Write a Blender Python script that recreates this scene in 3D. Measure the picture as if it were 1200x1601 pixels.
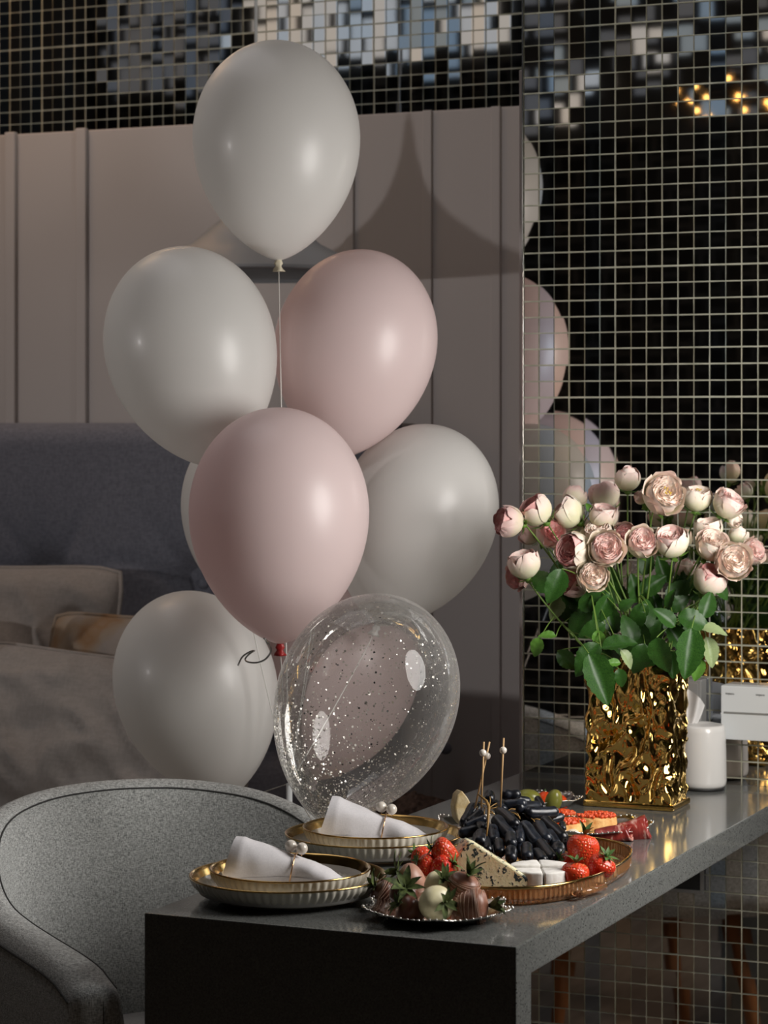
import bpy, bmesh, math, random
from mathutils import Vector, Matrix, Quaternion, noise as mnoise

for o in list(bpy.data.objects):
    bpy.data.objects.remove(o, do_unlink=True)
scene = bpy.context.scene
COL = scene.collection
random.seed(7)
PI = math.pi
R = math.radians

# ------------------------------------------------------------------ camera
F = 3800.0                    # focal length in pixels of the 1200 x 1601 frame
HY = 665.0                    # horizon row
H = 1.34                      # camera height
TH = R(23.7)                  # yaw: the bar counter runs along +Y, mirror wall along X
CT, ST = math.cos(TH), math.sin(TH)
cam_d = bpy.data.cameras.new('camera')
cam_d.sensor_fit = 'VERTICAL'
cam_d.sensor_height = 36.0
cam_d.lens = F / 1601.0 * 36.0
cam_d.shift_y = -(800.5 - HY) / 1601.0
cam_d.dof.use_dof = True
cam_d.dof.focus_distance = 3.3
cam_d.dof.aperture_fstop = 9.0
cam_d.clip_start = 0.05
cam = bpy.data.objects.new('camera', cam_d)
cam.location = (0, 0, H)
cam.rotation_euler = (PI / 2, 0, TH)
COL.objects.link(cam)
scene.camera = cam

def W(X, d, z):               # camera-aligned ground coordinates -> world
    return Vector((X * CT - d * ST, X * ST + d * CT, z))
def PX(px, py, d):            # photograph pixel at a known distance -> world
    return W((px - 600) * d / F, d, H - (py - HY) * d / F)
def TZ(px, py, z):            # photograph pixel on a horizontal plane -> world
    d = (H - z) * F / (py - HY)
    return W((px - 600) * d / F, d, z)
def proj(p):
    X = p[0] * CT + p[1] * ST
    d = -p[0] * ST + p[1] * CT
    return 600 + F * X / d, HY + F * (H - p[2]) / d, d
RIGHT = Vector((CT, ST, 0)); VIEW = Vector((-ST, CT, 0)); UP = Vector((0, 0, 1))
def camdir(r, u, t):          # right, up, toward the viewer
    return (RIGHT * r + UP * u - VIEW * t).normalized()

# ------------------------------------------------------------------ world, lights, exposure
vs = scene.view_settings
vs.view_transform = 'Standard'; vs.look = 'None'; vs.exposure = 0.0; vs.gamma = 1.0
vs.use_curve_mapping = False
w = bpy.data.worlds.new('world'); scene.world = w; w.use_nodes = True
w.node_tree.nodes['Background'].inputs[0].default_value = (0.5, 0.5, 0.55, 1)
w.node_tree.nodes['Background'].inputs[1].default_value = 0.05

def area(name, loc, target, sx, sy, power, color, shape='ELLIPSE'):
    l = bpy.data.lights.new(name, 'AREA'); l.shape = shape; l.size = sx; l.size_y = sy
    l.energy = power; l.color = color
    o = bpy.data.objects.new(name, l); COL.objects.link(o)
    o.location = loc
    o.rotation_euler = (Vector(target) - Vector(loc)).to_track_quat('-Z', 'Y').to_euler()
    return o
# octagonal softbox standing to the right of the counter
area('softbox_key', W(0.87, 2.96, 1.36), W(-0.06, 3.55, 1.12), 0.52, 0.74, 15.0, (1.0, 0.965, 0.925))
# small lamp far to the left, it throws the pendant's shadow on the panelling
sp = bpy.data.lights.new('spot_left', 'SPOT'); sp.energy = 85.0; sp.color = (1.0, 0.95, 0.93)
sp.shadow_soft_size = 0.07; sp.spot_size = R(34); sp.spot_blend = 0.6
spo = bpy.data.objects.new('spot_left', sp); COL.objects.link(spo); spo.location = W(-3.45, 2.28, 1.46)
spo.rotation_euler = (W(-0.05, 4.85, 1.55) - spo.location).to_track_quat('-Z', 'Y').to_euler()
# wide fill light added under the ceiling to soften shadows on wall and balloons
area('ceiling_fill', (-2.7, 3.5, 3.7), (-2.6, 3.6, 0.0), 2.6, 1.3, 14.0, (1.0, 0.96, 0.96), 'RECTANGLE')
# warm downlight above the bed
area('warm_downlight', (-3.0, 4.1, 2.75), (-2.85, 4.6, 2.0), 0.6, 0.08, 4.0, (1.0, 0.62, 0.34), 'RECTANGLE')

# ------------------------------------------------------------------ materials
def new_mat(name):
    m = bpy.data.materials.new(name); m.use_nodes = True
    return m, m.node_tree.nodes, m.node_tree.links, m.node_tree.nodes['Principled BSDF']
def setp(b, **k):
    names = {'col': 'Base Color', 'rough': 'Roughness', 'metal': 'Metallic', 'spec': 'Specular IOR Level',
             'coat': 'Coat Weight', 'coatr': 'Coat Roughness', 'sss': 'Subsurface Weight', 'trans': 'Transmission Weight',
             'ior': 'IOR', 'sheen': 'Sheen Weight', 'alpha': 'Alpha', 'em': 'Emission Color', 'ems': 'Emission Strength'}
    for a, v in k.items():
        if a in ('col', 'em'): v = (*v, 1) if len(v) == 3 else v
        b.inputs[names[a]].default_value = v
    return b
def mat(name, col, rough=0.5, metal=0.0, **k):
    m, n, l, b = new_mat(name); setp(b, col=col, rough=rough, metal=metal, **k)
    return m
def texco(n, kind='Object'):
    t = n.new('ShaderNodeTexCoord'); return t.outputs[kind]
def noise_node(n, l, scale, detail=2, coord='Object', rough=0.5, vec=None):
    t = n.new('ShaderNodeTexNoise'); t.inputs['Scale'].default_value = scale
    t.inputs['Detail'].default_value = detail; t.inputs['Roughness'].default_value = rough
    l.new(vec if vec is not None else texco(n, coord), t.inputs['Vector'])
    return t
def ramp(n, l, fac, stops):
    r = n.new('ShaderNodeValToRGB'); l.new(fac, r.inputs[0])
    e = r.color_ramp.elements
    while len(e) < len(stops): e.new(0.5)
    for i, (p, c) in enumerate(stops):
        e[i].position = p; e[i].color = (*c, 1)
    return r.outputs[0]
def bump(n, l, b, height, strength, dist=0.001):
    t = n.new('ShaderNodeBump'); t.inputs['Strength'].default_value = strength
    t.inputs['Distance'].default_value = dist
    l.new(height, t.inputs['Height']); l.new(t.outputs[0], b.inputs['Normal'])
def mathn(n, l, op, a, bb=None):
    t = n.new('ShaderNodeMath'); t.operation = op
    for i, v in enumerate((a, bb)):
        if v is None: continue
        if isinstance(v, (int, float)): t.inputs[i].default_value = v
        else: l.new(v, t.inputs[i])
    return t.outputs[0]
def mixrgb(n, l, fac, a, b2, blend='MIX'):
    t = n.new('ShaderNodeMixRGB'); t.blend_type = blend
    for i, v in enumerate((fac, a, b2)):
        if isinstance(v, (int, float)): t.inputs[i].default_value = v
        elif isinstance(v, tuple): t.inputs[i].default_value = (*v, 1)
        else: l.new(v, t.inputs[i])
    return t.outputs[0]

def make_mats():
    M = {}
    M['panel'] = mat('panel_paint', (0.415, 0.382, 0.372), 0.55)
    M['rear'] = None
    # dark tiled wall across the room
    m, n, l, b = new_mat('dark_tile_wall'); setp(b, rough=0.25)
    br = n.new('ShaderNodeTexBrick'); br.offset = 0; br.inputs['Scale'].default_value = 1.0
    br.inputs['Brick Width'].default_value = 0.11; br.inputs['Row Height'].default_value = 0.11
    br.inputs['Mortar Size'].default_value = 0.012
    br.inputs['Color1'].default_value = (0.012, 0.011, 0.011, 1); br.inputs['Color2'].default_value = (0.028, 0.026, 0.026, 1)
    br.inputs['Mortar'].default_value = (0.09, 0.09, 0.09, 1)
    mp = n.new('ShaderNodeMapping'); mp.inputs['Rotation'].default_value = (PI / 2, 0, 0)
    l.new(texco(n), mp.inputs[0]); l.new(mp.outputs[0], br.inputs['Vector']); l.new(br.outputs[0], b.inputs['Base Color'])
    M['rear'] = m
    M['dark_wall'] = mat('dark_paint', (0.09, 0.085, 0.085), 0.7)
    M['ceiling'] = mat('ceiling_paint', (0.22, 0.21, 0.20), 0.8)
    # floor
    m, n, l, b = new_mat('floor_wood'); setp(b, rough=0.35)
    mp = n.new('ShaderNodeMapping'); mp.inputs['Scale'].default_value = (7, 0.9, 1); l.new(texco(n), mp.inputs[0])
    t = noise_node(n, l, 6, 5, vec=mp.outputs[0])
    l.new(ramp(n, l, t.outputs[0], [(0.3, (0.30, 0.23, 0.18)), (0.7, (0.46, 0.37, 0.29))]), b.inputs['Base Color'])
    M['floor'] = m
    # mirror tiles, some silver, some bluish, some champagne
    m, n, l, b = new_mat('mirror_tile'); setp(b, rough=0.025, metal=1.0)
    oi = n.new('ShaderNodeObjectInfo'); g = n.new('ShaderNodeNewGeometry')
    s = mathn(n, l, 'FRACT', mathn(n, l, 'ADD', oi.outputs['Random'], g.outputs['Random Per Island']))
    sx = n.new('ShaderNodeSeparateXYZ'); l.new(g.outputs['Position'], sx.inputs[0])
    colid = mathn(n, l, 'FLOOR', mathn(n, l, 'DIVIDE', mathn(n, l, 'ADD', sx.outputs[0], 1.4458), 0.0272))
    wn = n.new('ShaderNodeTexWhiteNoise'); wn.noise_dimensions = '1D'; l.new(colid, wn.inputs['W'])
    mixv = mathn(n, l, 'ADD', mathn(n, l, 'MULTIPLY', s, 0.25), mathn(n, l, 'MULTIPLY', wn.outputs[0], 0.75))
    l.new(ramp(n, l, mixv, [(0.1, (0.42, 0.50, 0.60)), (0.42, (0.55, 0.55, 0.56)), (0.62, (0.60, 0.555, 0.51)), (0.9, (0.66, 0.57, 0.48))]), b.inputs['Base Color'])
    M['mirror'] = m
    m, n, l, b = new_mat('tile_grout'); setp(b, rough=0.5, metal=0.25)
    t = noise_node(n, l, 40, 2)
    l.new(ramp(n, l, t.outputs[0], [(0.3, (0.40, 0.40, 0.31)), (0.75, (0.57, 0.565, 0.455))]), b.inputs['Base Color'])
    M['grout'] = m
    M['chrome'] = mat('chrome', (0.75, 0.75, 0.73), 0.18, 1.0)
    # quartz
    m, n, l, b = new_mat('grey_quartz'); setp(b, rough=0.12, spec=0.4)
    v = n.new('ShaderNodeTexVoronoi'); v.inputs['Scale'].default_value = 620; l.new(texco(n), v.inputs['Vector'])
    v2 = n.new('ShaderNodeTexVoronoi'); v2.inputs['Scale'].default_value = 300; l.new(texco(n), v2.inputs['Vector'])
    base = ramp(n, l, v.outputs['Color'], [(0.15, (0.105, 0.109, 0.105)), (0.85, (0.172, 0.176, 0.168))])
    dark = ramp(n, l, v2.outputs['Distance'], [(0.26, (1, 1, 1)), (0.32, (0, 0, 0))])
    rnd = ramp(n, l, v2.outputs['Color'], [(0.62, (0, 0, 0)), (0.64, (1, 1, 1))])
    msk = mixrgb(n, l, 1.0, dark, rnd, 'MULTIPLY')
    l.new(mixrgb(n, l, msk, base, (0.018, 0.018, 0.018)), b.inputs['Base Color'])
    M['quartz'] = m
    # balloons
    def latex(nm, c, sss=0.0):
        m, n, l, b = new_mat(nm)
        setp(b, col=c, rough=0.40, spec=0.68, coat=0.10, coatr=0.16, sss=sss)
        out = n['Material Output']
        t = n.new('ShaderNodeBsdfTranslucent'); t.inputs[0].default_value = (*[min(1.0, q * 1.12) for q in c], 1)
        mx = n.new('ShaderNodeMixShader'); mx.inputs[0].default_value = 0.34
        l.new(b.outputs[0], mx.inputs[1]); l.new(t.outputs[0], mx.inputs[2]); l.new(mx.outputs[0], out.inputs[0])
        return m
    M['latex_white'] = latex('pearl_white_latex', (0.79, 0.775, 0.75))
    M['latex_pink'] = latex('pearl_pink_latex', (0.85, 0.71, 0.70))
    M['latex_cream'] = mat('cream_latex', (0.62, 0.56, 0.42), 0.4)
    M['latex_red'] = mat('red_latex', (0.45, 0.03, 0.03), 0.3)
    m, n, l, b = new_mat('clear_latex')
    out = n['Material Output']; n.remove(b)
    tr = n.new('ShaderNodeBsdfTransparent'); tr.inputs[0].default_value = (0.975, 0.975, 0.97, 1)
    gl = n.new('ShaderNodeBsdfGlossy'); gl.inputs['Roughness'].default_value = 0.03
    df = n.new('ShaderNodeBsdfTranslucent'); df.inputs[0].default_value = (0.85, 0.83, 0.8, 1)
    df2 = n.new('ShaderNodeBsdfDiffuse'); df2.inputs[0].default_value = (0.8, 0.78, 0.76, 1)
    a0 = n.new('ShaderNodeAddShader'); l.new(df.outputs[0], a0.inputs[0]); l.new(df2.outputs[0], a0.inputs[1])
    lw = n.new('ShaderNodeLayerWeight'); lw.inputs['Blend'].default_value = 0.28
    haze = mathn(n, l, 'ADD', mathn(n, l, 'MULTIPLY', lw.outputs['Facing'], 0.20), 0.025)
    mx = n.new('ShaderNodeMixShader'); l.new(haze, mx.inputs[0]); l.new(tr.outputs[0], mx.inputs[1]); l.new(a0.outputs[0], mx.inputs[2])
    fr = n.new('ShaderNodeFresnel'); fr.inputs[0].default_value = 1.5
    fr2 = mathn(n, l, 'MULTIPLY', fr.outputs[0], 0.6)
    m2 = n.new('ShaderNodeMixShader'); l.new(fr2, m2.inputs[0]); l.new(mx.outputs[0], m2.inputs[1]); l.new(gl.outputs[0], m2.inputs[2])
    l.new(m2.outputs[0], out.inputs[0])
    M['latex_clear'] = m
    M['confetti'] = mat('silver_confetti', (0.92, 0.89, 0.82), 0.42, 1.0)
    M['confetti_dark'] = mat('dark_confetti', (0.03, 0.03, 0.03), 0.4, 0.5)
    M['ribbon'] = mat('white_ribbon', (0.72, 0.70, 0.66), 0.35)
    M['ribbon_silver'] = mat('silver_ribbon', (0.45, 0.45, 0.45), 0.25, 0.9)
    M['white_metal'] = mat('white_enamel', (0.55, 0.56, 0.56), 0.35)
    M['lamp_grey'] = mat('lamp_enamel', (0.20, 0.205, 0.215), 0.5)
    # fabrics
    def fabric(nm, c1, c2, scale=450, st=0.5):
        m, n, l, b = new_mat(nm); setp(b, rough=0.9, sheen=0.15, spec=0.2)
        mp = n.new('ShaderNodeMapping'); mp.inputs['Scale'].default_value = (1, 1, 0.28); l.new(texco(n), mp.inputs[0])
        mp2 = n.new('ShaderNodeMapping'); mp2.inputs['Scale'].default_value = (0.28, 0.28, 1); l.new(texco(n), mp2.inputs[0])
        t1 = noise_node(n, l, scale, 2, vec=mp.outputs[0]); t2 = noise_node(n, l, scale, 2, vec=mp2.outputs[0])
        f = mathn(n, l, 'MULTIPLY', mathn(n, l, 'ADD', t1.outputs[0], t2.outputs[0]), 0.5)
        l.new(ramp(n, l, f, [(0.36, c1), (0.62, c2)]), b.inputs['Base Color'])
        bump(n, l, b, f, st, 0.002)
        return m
    M['chair_fabric'] = fabric('grey_melange_fabric', (0.23, 0.238, 0.233), (0.70, 0.715, 0.70), 700)
    M['seam'] = mat('dark_seam_thread', (0.05, 0.05, 0.05), 0.9)
    M['headboard'] = fabric('charcoal_upholstery', (0.12, 0.124, 0.152), (0.175, 0.18, 0.217), 300, 0.15)
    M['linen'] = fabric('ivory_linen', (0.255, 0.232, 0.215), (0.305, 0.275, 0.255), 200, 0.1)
    M['duvet'] = fabric('grey_cotton', (0.30, 0.29, 0.285), (0.36, 0.35, 0.34), 200, 0.1)
    m, n, l, b = new_mat('printed_cushion'); setp(b, rough=0.9)
    t = noise_node(n, l, 9, 3)
    l.new(ramp(n, l, t.outputs[0], [(0.40, (0.28, 0.245, 0.22)), (0.52, (0.27, 0.21, 0.155)), (0.62, (0.24, 0.14, 0.07)), (0.8, (0.29, 0.255, 0.23))]), b.inputs['Base Color'])
    M['cushion'] = m
    m, n, l, b = new_mat('brown_plush'); setp(b, rough=1.0)
    t = noise_node(n, l, 90, 4)
    l.new(ramp(n, l, t.outputs[0], [(0.3, (0.035, 0.02, 0.014)), (0.7, (0.13, 0.08, 0.06))]), b.inputs['Base Color'])
    bump(n, l, b, t.outputs[0], 1.0, 0.01)
    M['plush'] = m
    M['walnut'] = mat('orange_wood', (0.33, 0.13, 0.045), 0.4)
    M['napkin'] = fabric('white_napkin_cloth', (0.66, 0.64, 0.66), (0.74, 0.72, 0.735), 900, 0.08)
    # tableware
    M['porcelain'] = mat('cream_porcelain', (0.74, 0.70, 0.60), 0.22, coat=0.4, coatr=0.08)
    M['porcelain_in'] = mat('white_porcelain', (0.66, 0.63, 0.59), 0.18)
    M['gold_rim'] = mat('gold_rim', (0.55, 0.36, 0.13), 0.16, 1.0)
    M['gold'] = mat('polished_gold', (0.88, 0.57, 0.17), 0.10, 1.0)
    M['ring_gold'] = mat('rose_gold', (0.72, 0.45, 0.25), 0.2, 1.0)
    M['pearl'] = mat('pearl', (0.72, 0.66, 0.58), 0.16, coat=0.6, coatr=0.05)
    M['silver'] = mat('silver_foil', (0.72, 0.70, 0.66), 0.14, 1.0)
    M['amber'] = mat('amber_glass', (0.62, 0.34, 0.16), 0.06, trans=0.8, ior=1.45)
    # food
    m, n, l, b = new_mat('strawberry_skin'); setp(b, rough=0.22, spec=0.5, sss=0.15)
    b.inputs['Subsurface Radius'].default_value = (0.01, 0.003, 0.002)
    uv = texco(n, 'Object')
    v = n.new('ShaderNodeTexVoronoi'); v.inputs['Scale'].default_value = 260; v.inputs['Randomness'].default_value = 0.45; l.new(uv, v.inputs['Vector'])
    seed = ramp(n, l, v.outputs['Distance'], [(0.15, (1, 1, 1)), (0.24, (0, 0, 0))])
    oi = n.new('ShaderNodeObjectInfo')
    red = mixrgb(n, l, oi.outputs['Random'], (0.60, 0.022, 0.012), (0.66, 0.06, 0.02))
    l.new(mixrgb(n, l, seed, red, (0.72, 0.40, 0.10)), b.inputs['Base Color'])
    hgt = ramp(n, l, v.outputs['Distance'], [(0.1, (0.0, 0.0, 0.0)), (0.5, (1, 1, 1))])
    bump(n, l, b, hgt, 0.7, 0.0012)
    M['strawberry'] = m
    M['calyx'] = mat('strawberry_leaf', (0.075, 0.15, 0.03), 0.5)
    m, n, l, b = new_mat('wilted_leaf'); setp(b, rough=0.7, spec=0.2)
    t = noise_node(n, l, 120, 2)
    l.new(ramp(n, l, t.outputs[0], [(0.35, (0.022, 0.034, 0.012)), (0.7, (0.13, 0.17, 0.05))]), b.inputs['Base Color'])
    M['calyx_dark'] = m
    M['choc'] = mat('milk_chocolate', (0.29, 0.125, 0.078), 0.38)
    M['choc_dark'] = mat('dark_chocolate', (0.12, 0.042, 0.027), 0.32)
    M['choc_pale'] = mat('pale_chocolate', (0.44, 0.23, 0.16), 0.42)
    M['choc_white'] = mat('white_chocolate', (0.80, 0.73, 0.46), 0.35)
    M['drizzle'] = mat('chocolate_drizzle', (0.42, 0.26, 0.19), 0.4)
    m, n, l, b = new_mat('black_grape'); setp(b, rough=0.3, spec=0.5)
    t = noise_node(n, l, 130, 3)
    oi = n.new('ShaderNodeObjectInfo')
    off = mathn(n, l, 'ADD', t.outputs[0], mathn(n, l, 'MULTIPLY', mathn(n, l, 'SUBTRACT', oi.outputs['Random'], 0.5), 0.25))
    l.new(ramp(n, l, off, [(0.38, (0.003, 0.0032, 0.005)), (0.76, (0.018, 0.023, 0.034))]), b.inputs['Base Color'])
    rr = n.new('ShaderNodeMapRange'); l.new(t.outputs[0], rr.inputs[0]); rr.inputs[3].default_value = 0.22; rr.inputs[4].default_value = 0.40
    l.new(rr.outputs[0], b.inputs['Roughness'])
    M['grape'] = m
    M['grape_stem'] = mat('grape_stem', (0.27, 0.15, 0.035), 0.6)
    m, n, l, b = new_mat('blue_cheese'); setp(b, rough=0.5, sss=0.1)
    t = noise_node(n, l, 190, 3, rough=0.6); t2 = noise_node(n, l, 45, 1); t3 = noise_node(n, l, 45, 3)
    base = ramp(n, l, t3.outputs[0], [(0.35, (0.80, 0.73, 0.44)), (0.55, (0.84, 0.78, 0.54)), (0.72, (0.76, 0.57, 0.22))])
    vein = ramp(n, l, mathn(n, l, 'MULTIPLY', t.outputs[0], mathn(n, l, 'ADD', t2.outputs[0], 0.5)), [(0.55, (0, 0, 0)), (0.58, (1, 1, 1))])
    l.new(mixrgb(n, l, vein, base, (0.03, 0.045, 0.05)), b.inputs['Base Color'])
    bump(n, l, b, t.outputs[0], 0.35, 0.002)
    M['blue_cheese'] = m
    m, n, l, b = new_mat('brie_rind'); setp(b, rough=0.75)
    t = noise_node(n, l, 90, 4)
    l.new(ramp(n, l, t.outputs[0], [(0.3, (0.70, 0.67, 0.62)), (0.7, (0.86, 0.84, 0.80))]), b.inputs['Base Color'])
    bump(n, l, b, t.outputs[0], 0.4, 0.002)
    M['brie'] = m
    m, n, l, b = new_mat('hard_cheese'); setp(b, rough=0.5)
    t = noise_node(n, l, 70, 4)
    l.new(ramp(n, l, t.outputs[0], [(0.3, (0.48, 0.33, 0.13)), (0.7, (0.68, 0.58, 0.38))]), b.inputs['Base Color'])
    bump(n, l, b, t.outputs[0], 0.5, 0.003)
    M['hard_cheese'] = m
    M['mozzarella'] = mat('mozzarella', (0.70, 0.64, 0.50), 0.35)
    M['olive'] = mat('green_olive', (0.19, 0.19, 0.035), 0.28)
    M['tomato'] = mat('cherry_tomato', (0.62, 0.06, 0.012), 0.2)
    m, n, l, b = new_mat('toasted_bread'); setp(b, rough=0.75)
    t = noise_node(n, l, 110, 4)
    l.new(ramp(n, l, t.outputs[0], [(0.3, (0.60, 0.25, 0.06)), (0.65, (0.84, 0.52, 0.20))]), b.inputs['Base Color'])
    bump(n, l, b, t.outputs[0], 0.6, 0.003)
    M['bread'] = m
    M['caviar'] = mat('red_caviar', (0.72, 0.075, 0.012), 0.1, coat=0.5)
    m, n, l, b = new_mat('cured_ham'); setp(b, rough=0.28)
    mp = n.new('ShaderNodeMapping'); mp.inputs['Scale'].default_value = (18, 18, 60); l.new(texco(n), mp.inputs[0])
    t = noise_node(n, l, 1.6, 3, vec=mp.outputs[0])
    l.new(ramp(n, l, t.outputs[0], [(0.35, (0.18, 0.016, 0.013)), (0.54, (0.32, 0.042, 0.032)), (0.60, (0.66, 0.36, 0.29)), (0.68, (0.30, 0.035, 0.027))]), b.inputs['Base Color'])
    M['ham'] = m
    M['bamboo'] = mat('bamboo', (0.58, 0.37, 0.17), 0.55)
    # flowers
    def petal(nm, c_base, c_mid, c_tip):
        m, n, l, b = new_mat(nm); setp(b, rough=0.55, sss=0.15, spec=0.3)
        b.inputs['Subsurface Radius'].default_value = (0.006, 0.003, 0.002)
        s = n.new('ShaderNodeSeparateXYZ'); l.new(texco(n), s.inputs[0])
        t = noise_node(n, l, 60, 2)
        f = mathn(n, l, 'ADD', mathn(n, l, 'MULTIPLY', s.outputs[2], 16.0), mathn(n, l, 'MULTIPLY', t.outputs[0], 0.5))
        l.new(ramp(n, l, f, [(0.02, c_base), (0.30, c_mid), (0.72, c_tip)]), b.inputs['Base Color'])
        return m
    M['petal_pink'] = petal('pale_pink_petal', (0.72, 0.68, 0.48), (0.84, 0.69, 0.59), (0.86, 0.63, 0.58))
    M['petal_cream'] = petal('cream_petal', (0.70, 0.68, 0.45), (0.84, 0.75, 0.61), (0.86, 0.71, 0.63))
    M['petal_mauve'] = petal('dusky_pink_petal', (0.70, 0.62, 0.46), (0.78, 0.58, 0.53), (0.74, 0.46, 0.44))
    def corem(nm, c1, c2):
        m, n, l, b = new_mat(nm); setp(b, rough=0.8, sss=0.2, spec=0.12)
        b.inputs['Subsurface Radius'].default_value = (0.004, 0.002, 0.0015)
        g = n.new('ShaderNodeNewGeometry')
        l.new(mixrgb(n, l, g.outputs['Random Per Island'], c1, c2), b.inputs['Base Color'])
        return m
    M['core_pink'] = corem('inner_petal_pink', (0.88, 0.60, 0.56), (0.92, 0.78, 0.71))
    M['core_cream'] = corem('inner_petal_cream', (0.90, 0.70, 0.61), (0.92, 0.84, 0.74))
    M['core_deep'] = corem('inner_petal_deep', (0.78, 0.36, 0.35), (0.86, 0.58, 0.54))
    M['stamen'] = mat('yellow_stamen', (0.62, 0.42, 0.07), 0.6)
    M['stem'] = mat('rose_stem', (0.13, 0.22, 0.035), 0.5)
    M['sepal'] = mat('sepal_green', (0.12, 0.23, 0.035), 0.55)
    def leafmat(nm, a, b_):
        m, n, l, b = new_mat(nm); setp(b, rough=0.42, spec=0.35)
        t = noise_node(n, l, 45, 3)
        l.new(ramp(n, l, t.outputs[0], [(0.3, a), (0.7, b_)]), b.inputs['Base Color'])
        return m
    M['leaf'] = leafmat('rose_leaf', (0.011, 0.045, 0.006), (0.034, 0.10, 0.013))
    M['leaf_bright'] = leafmat('young_rose_leaf', (0.06, 0.17, 0.02), (0.12, 0.26, 0.04))
    M['leaf_pale'] = leafmat('pale_leaf_underside', (0.20, 0.27, 0.11), (0.30, 0.36, 0.18))
    M['tissue'] = mat('tissue_paper', (0.74, 0.72, 0.70), 0.8)
    M['white_plastic'] = mat('white_plastic', (0.72, 0.70, 0.67), 0.22)
    M['plate_white'] = mat('white_switch_plastic', (0.66, 0.68, 0.68), 0.35)
    M['groove'] = mat('grey_groove', (0.22, 0.22, 0.21), 0.5)
    M['grey_box'] = mat('grey_metal_box', (0.30, 0.295, 0.285), 0.35, 0.3)
    M['black_rubber'] = mat('black_rubber', (0.012, 0.012, 0.012), 0.6)
    M['ink'] = mat('dark_ink', (0.05, 0.05, 0.05), 0.6)
    M['dark_panel'] = mat('dark_glass_panel', (0.02, 0.02, 0.02), 0.1)
    M['dark_wood'] = mat('dark_wood', (0.035, 0.028, 0.024), 0.5)
    def emit(nm, c, s):
        return mat(nm, (0, 0, 0), 0.5, em=c, ems=s)
    M['pane_white'] = emit('daylit_pane_white', (1, 0.97, 0.93), 0.60)
    M['pane_blue'] = emit('daylit_pane_blue', (0.72, 0.87, 1.0), 0.36)
    M['pane_dim'] = emit('daylit_pane_dim', (0.85, 0.9, 1.0), 0.13)
    M['bulb'] = emit('warm_bulb', (1.0, 0.50, 0.13), 7.0)
    M['frame'] = mat('window_frame_paint', (0.10, 0.10, 0.10), 0.5)
    return M
M = make_mats()

# ------------------------------------------------------------------ mesh helpers
def me_from(verts, faces, smooth=True, name='mesh'):
    m = bpy.data.meshes.new(name); m.from_pydata([tuple(v) for v in verts], [], faces); m.update()
    if smooth: m.polygons.foreach_set('use_smooth', [True] * len(m.polygons))
    return m
class MB:
    def __init__(s): s.v = []; s.f = []
    def add(s, verts, faces):
        o = len(s.v); s.v += [tuple(v) for v in verts]; s.f += [tuple(i + o for i in f) for f in faces]; return s
    def xform(s, mtx):
        s.v = [tuple(mtx @ Vector(v)) for v in s.v]; return s
    def mesh(s, smooth=True): return me_from(s.v, s.f, smooth)
def box(x0, x1, y0, y1, z0, z1):
    v = [(x, y, z) for z in (z0, z1) for y in (y0, y1) for x in (x0, x1)]
    f = [(0, 2, 3, 1), (4, 5, 7, 6), (0, 1, 5, 4), (2, 6, 7, 3), (0, 4, 6, 2), (1, 3, 7, 5)]
    return v, f
def bevel_mesh(verts, faces, w, seg=2, smooth=True):
    bm = bmesh.new()
    vs_ = [bm.verts.new(v) for v in verts]
    for f in faces: bm.faces.new([vs_[i] for i in f])
    bmesh.ops.bevel(bm, geom=list(bm.edges), offset=w, segments=seg, profile=0.6, affect='EDGES')
    m = bpy.data.meshes.new('mesh'); bm.to_mesh(m); bm.free()
    if smooth: m.polygons.foreach_set('use_smooth', [True] * len(m.polygons))
    return m
def bbox_mesh(x0, x1, y0, y1, z0, z1, w=0.002, seg=2):
    v, f = box(x0, x1, y0, y1, z0, z1)
    return bevel_mesh(v, f, w, seg, False)
def gridf(nu, nv, fn, cu=False, cv=False):
    v = [fn(i / (nu if cu else nu - 1), j / (nv if cv else nv - 1)) for j in range(nv) for i in range(nu)]
    f = []
    for j in range(nv if cv else nv - 1):
        for i in range(nu if cu else nu - 1):
            a = j * nu + i; b = j * nu + (i + 1) % nu
            c = ((j + 1) % nv) * nu + (i + 1) % nu; d = ((j + 1) % nv) * nu + i
            f.append((a, b, c, d))
    return v, f
def lathe(prof, n=48, mod=None, cap=True):
    v = []; f = []
    for k, (r, z) in enumerate(prof):
        for i in range(n):
            a = 2 * PI * i / n
            rr = r if mod is None else mod(r, z, a, k)
            v.append((rr * math.cos(a), rr * math.sin(a), z))
    for k in range(len(prof) - 1):
        for i in range(n):
            a = k * n + i; b = k * n + (i + 1) % n
            f.append((a, b, b + n, a + n))
    if cap and prof[0][0] > 2e-3: f.append(tuple(range(n - 1, -1, -1)))
    if cap and prof[-1][0] > 2e-3: f.append(tuple((len(prof) - 1) * n + i for i in range(n)))
    return v, f
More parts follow.
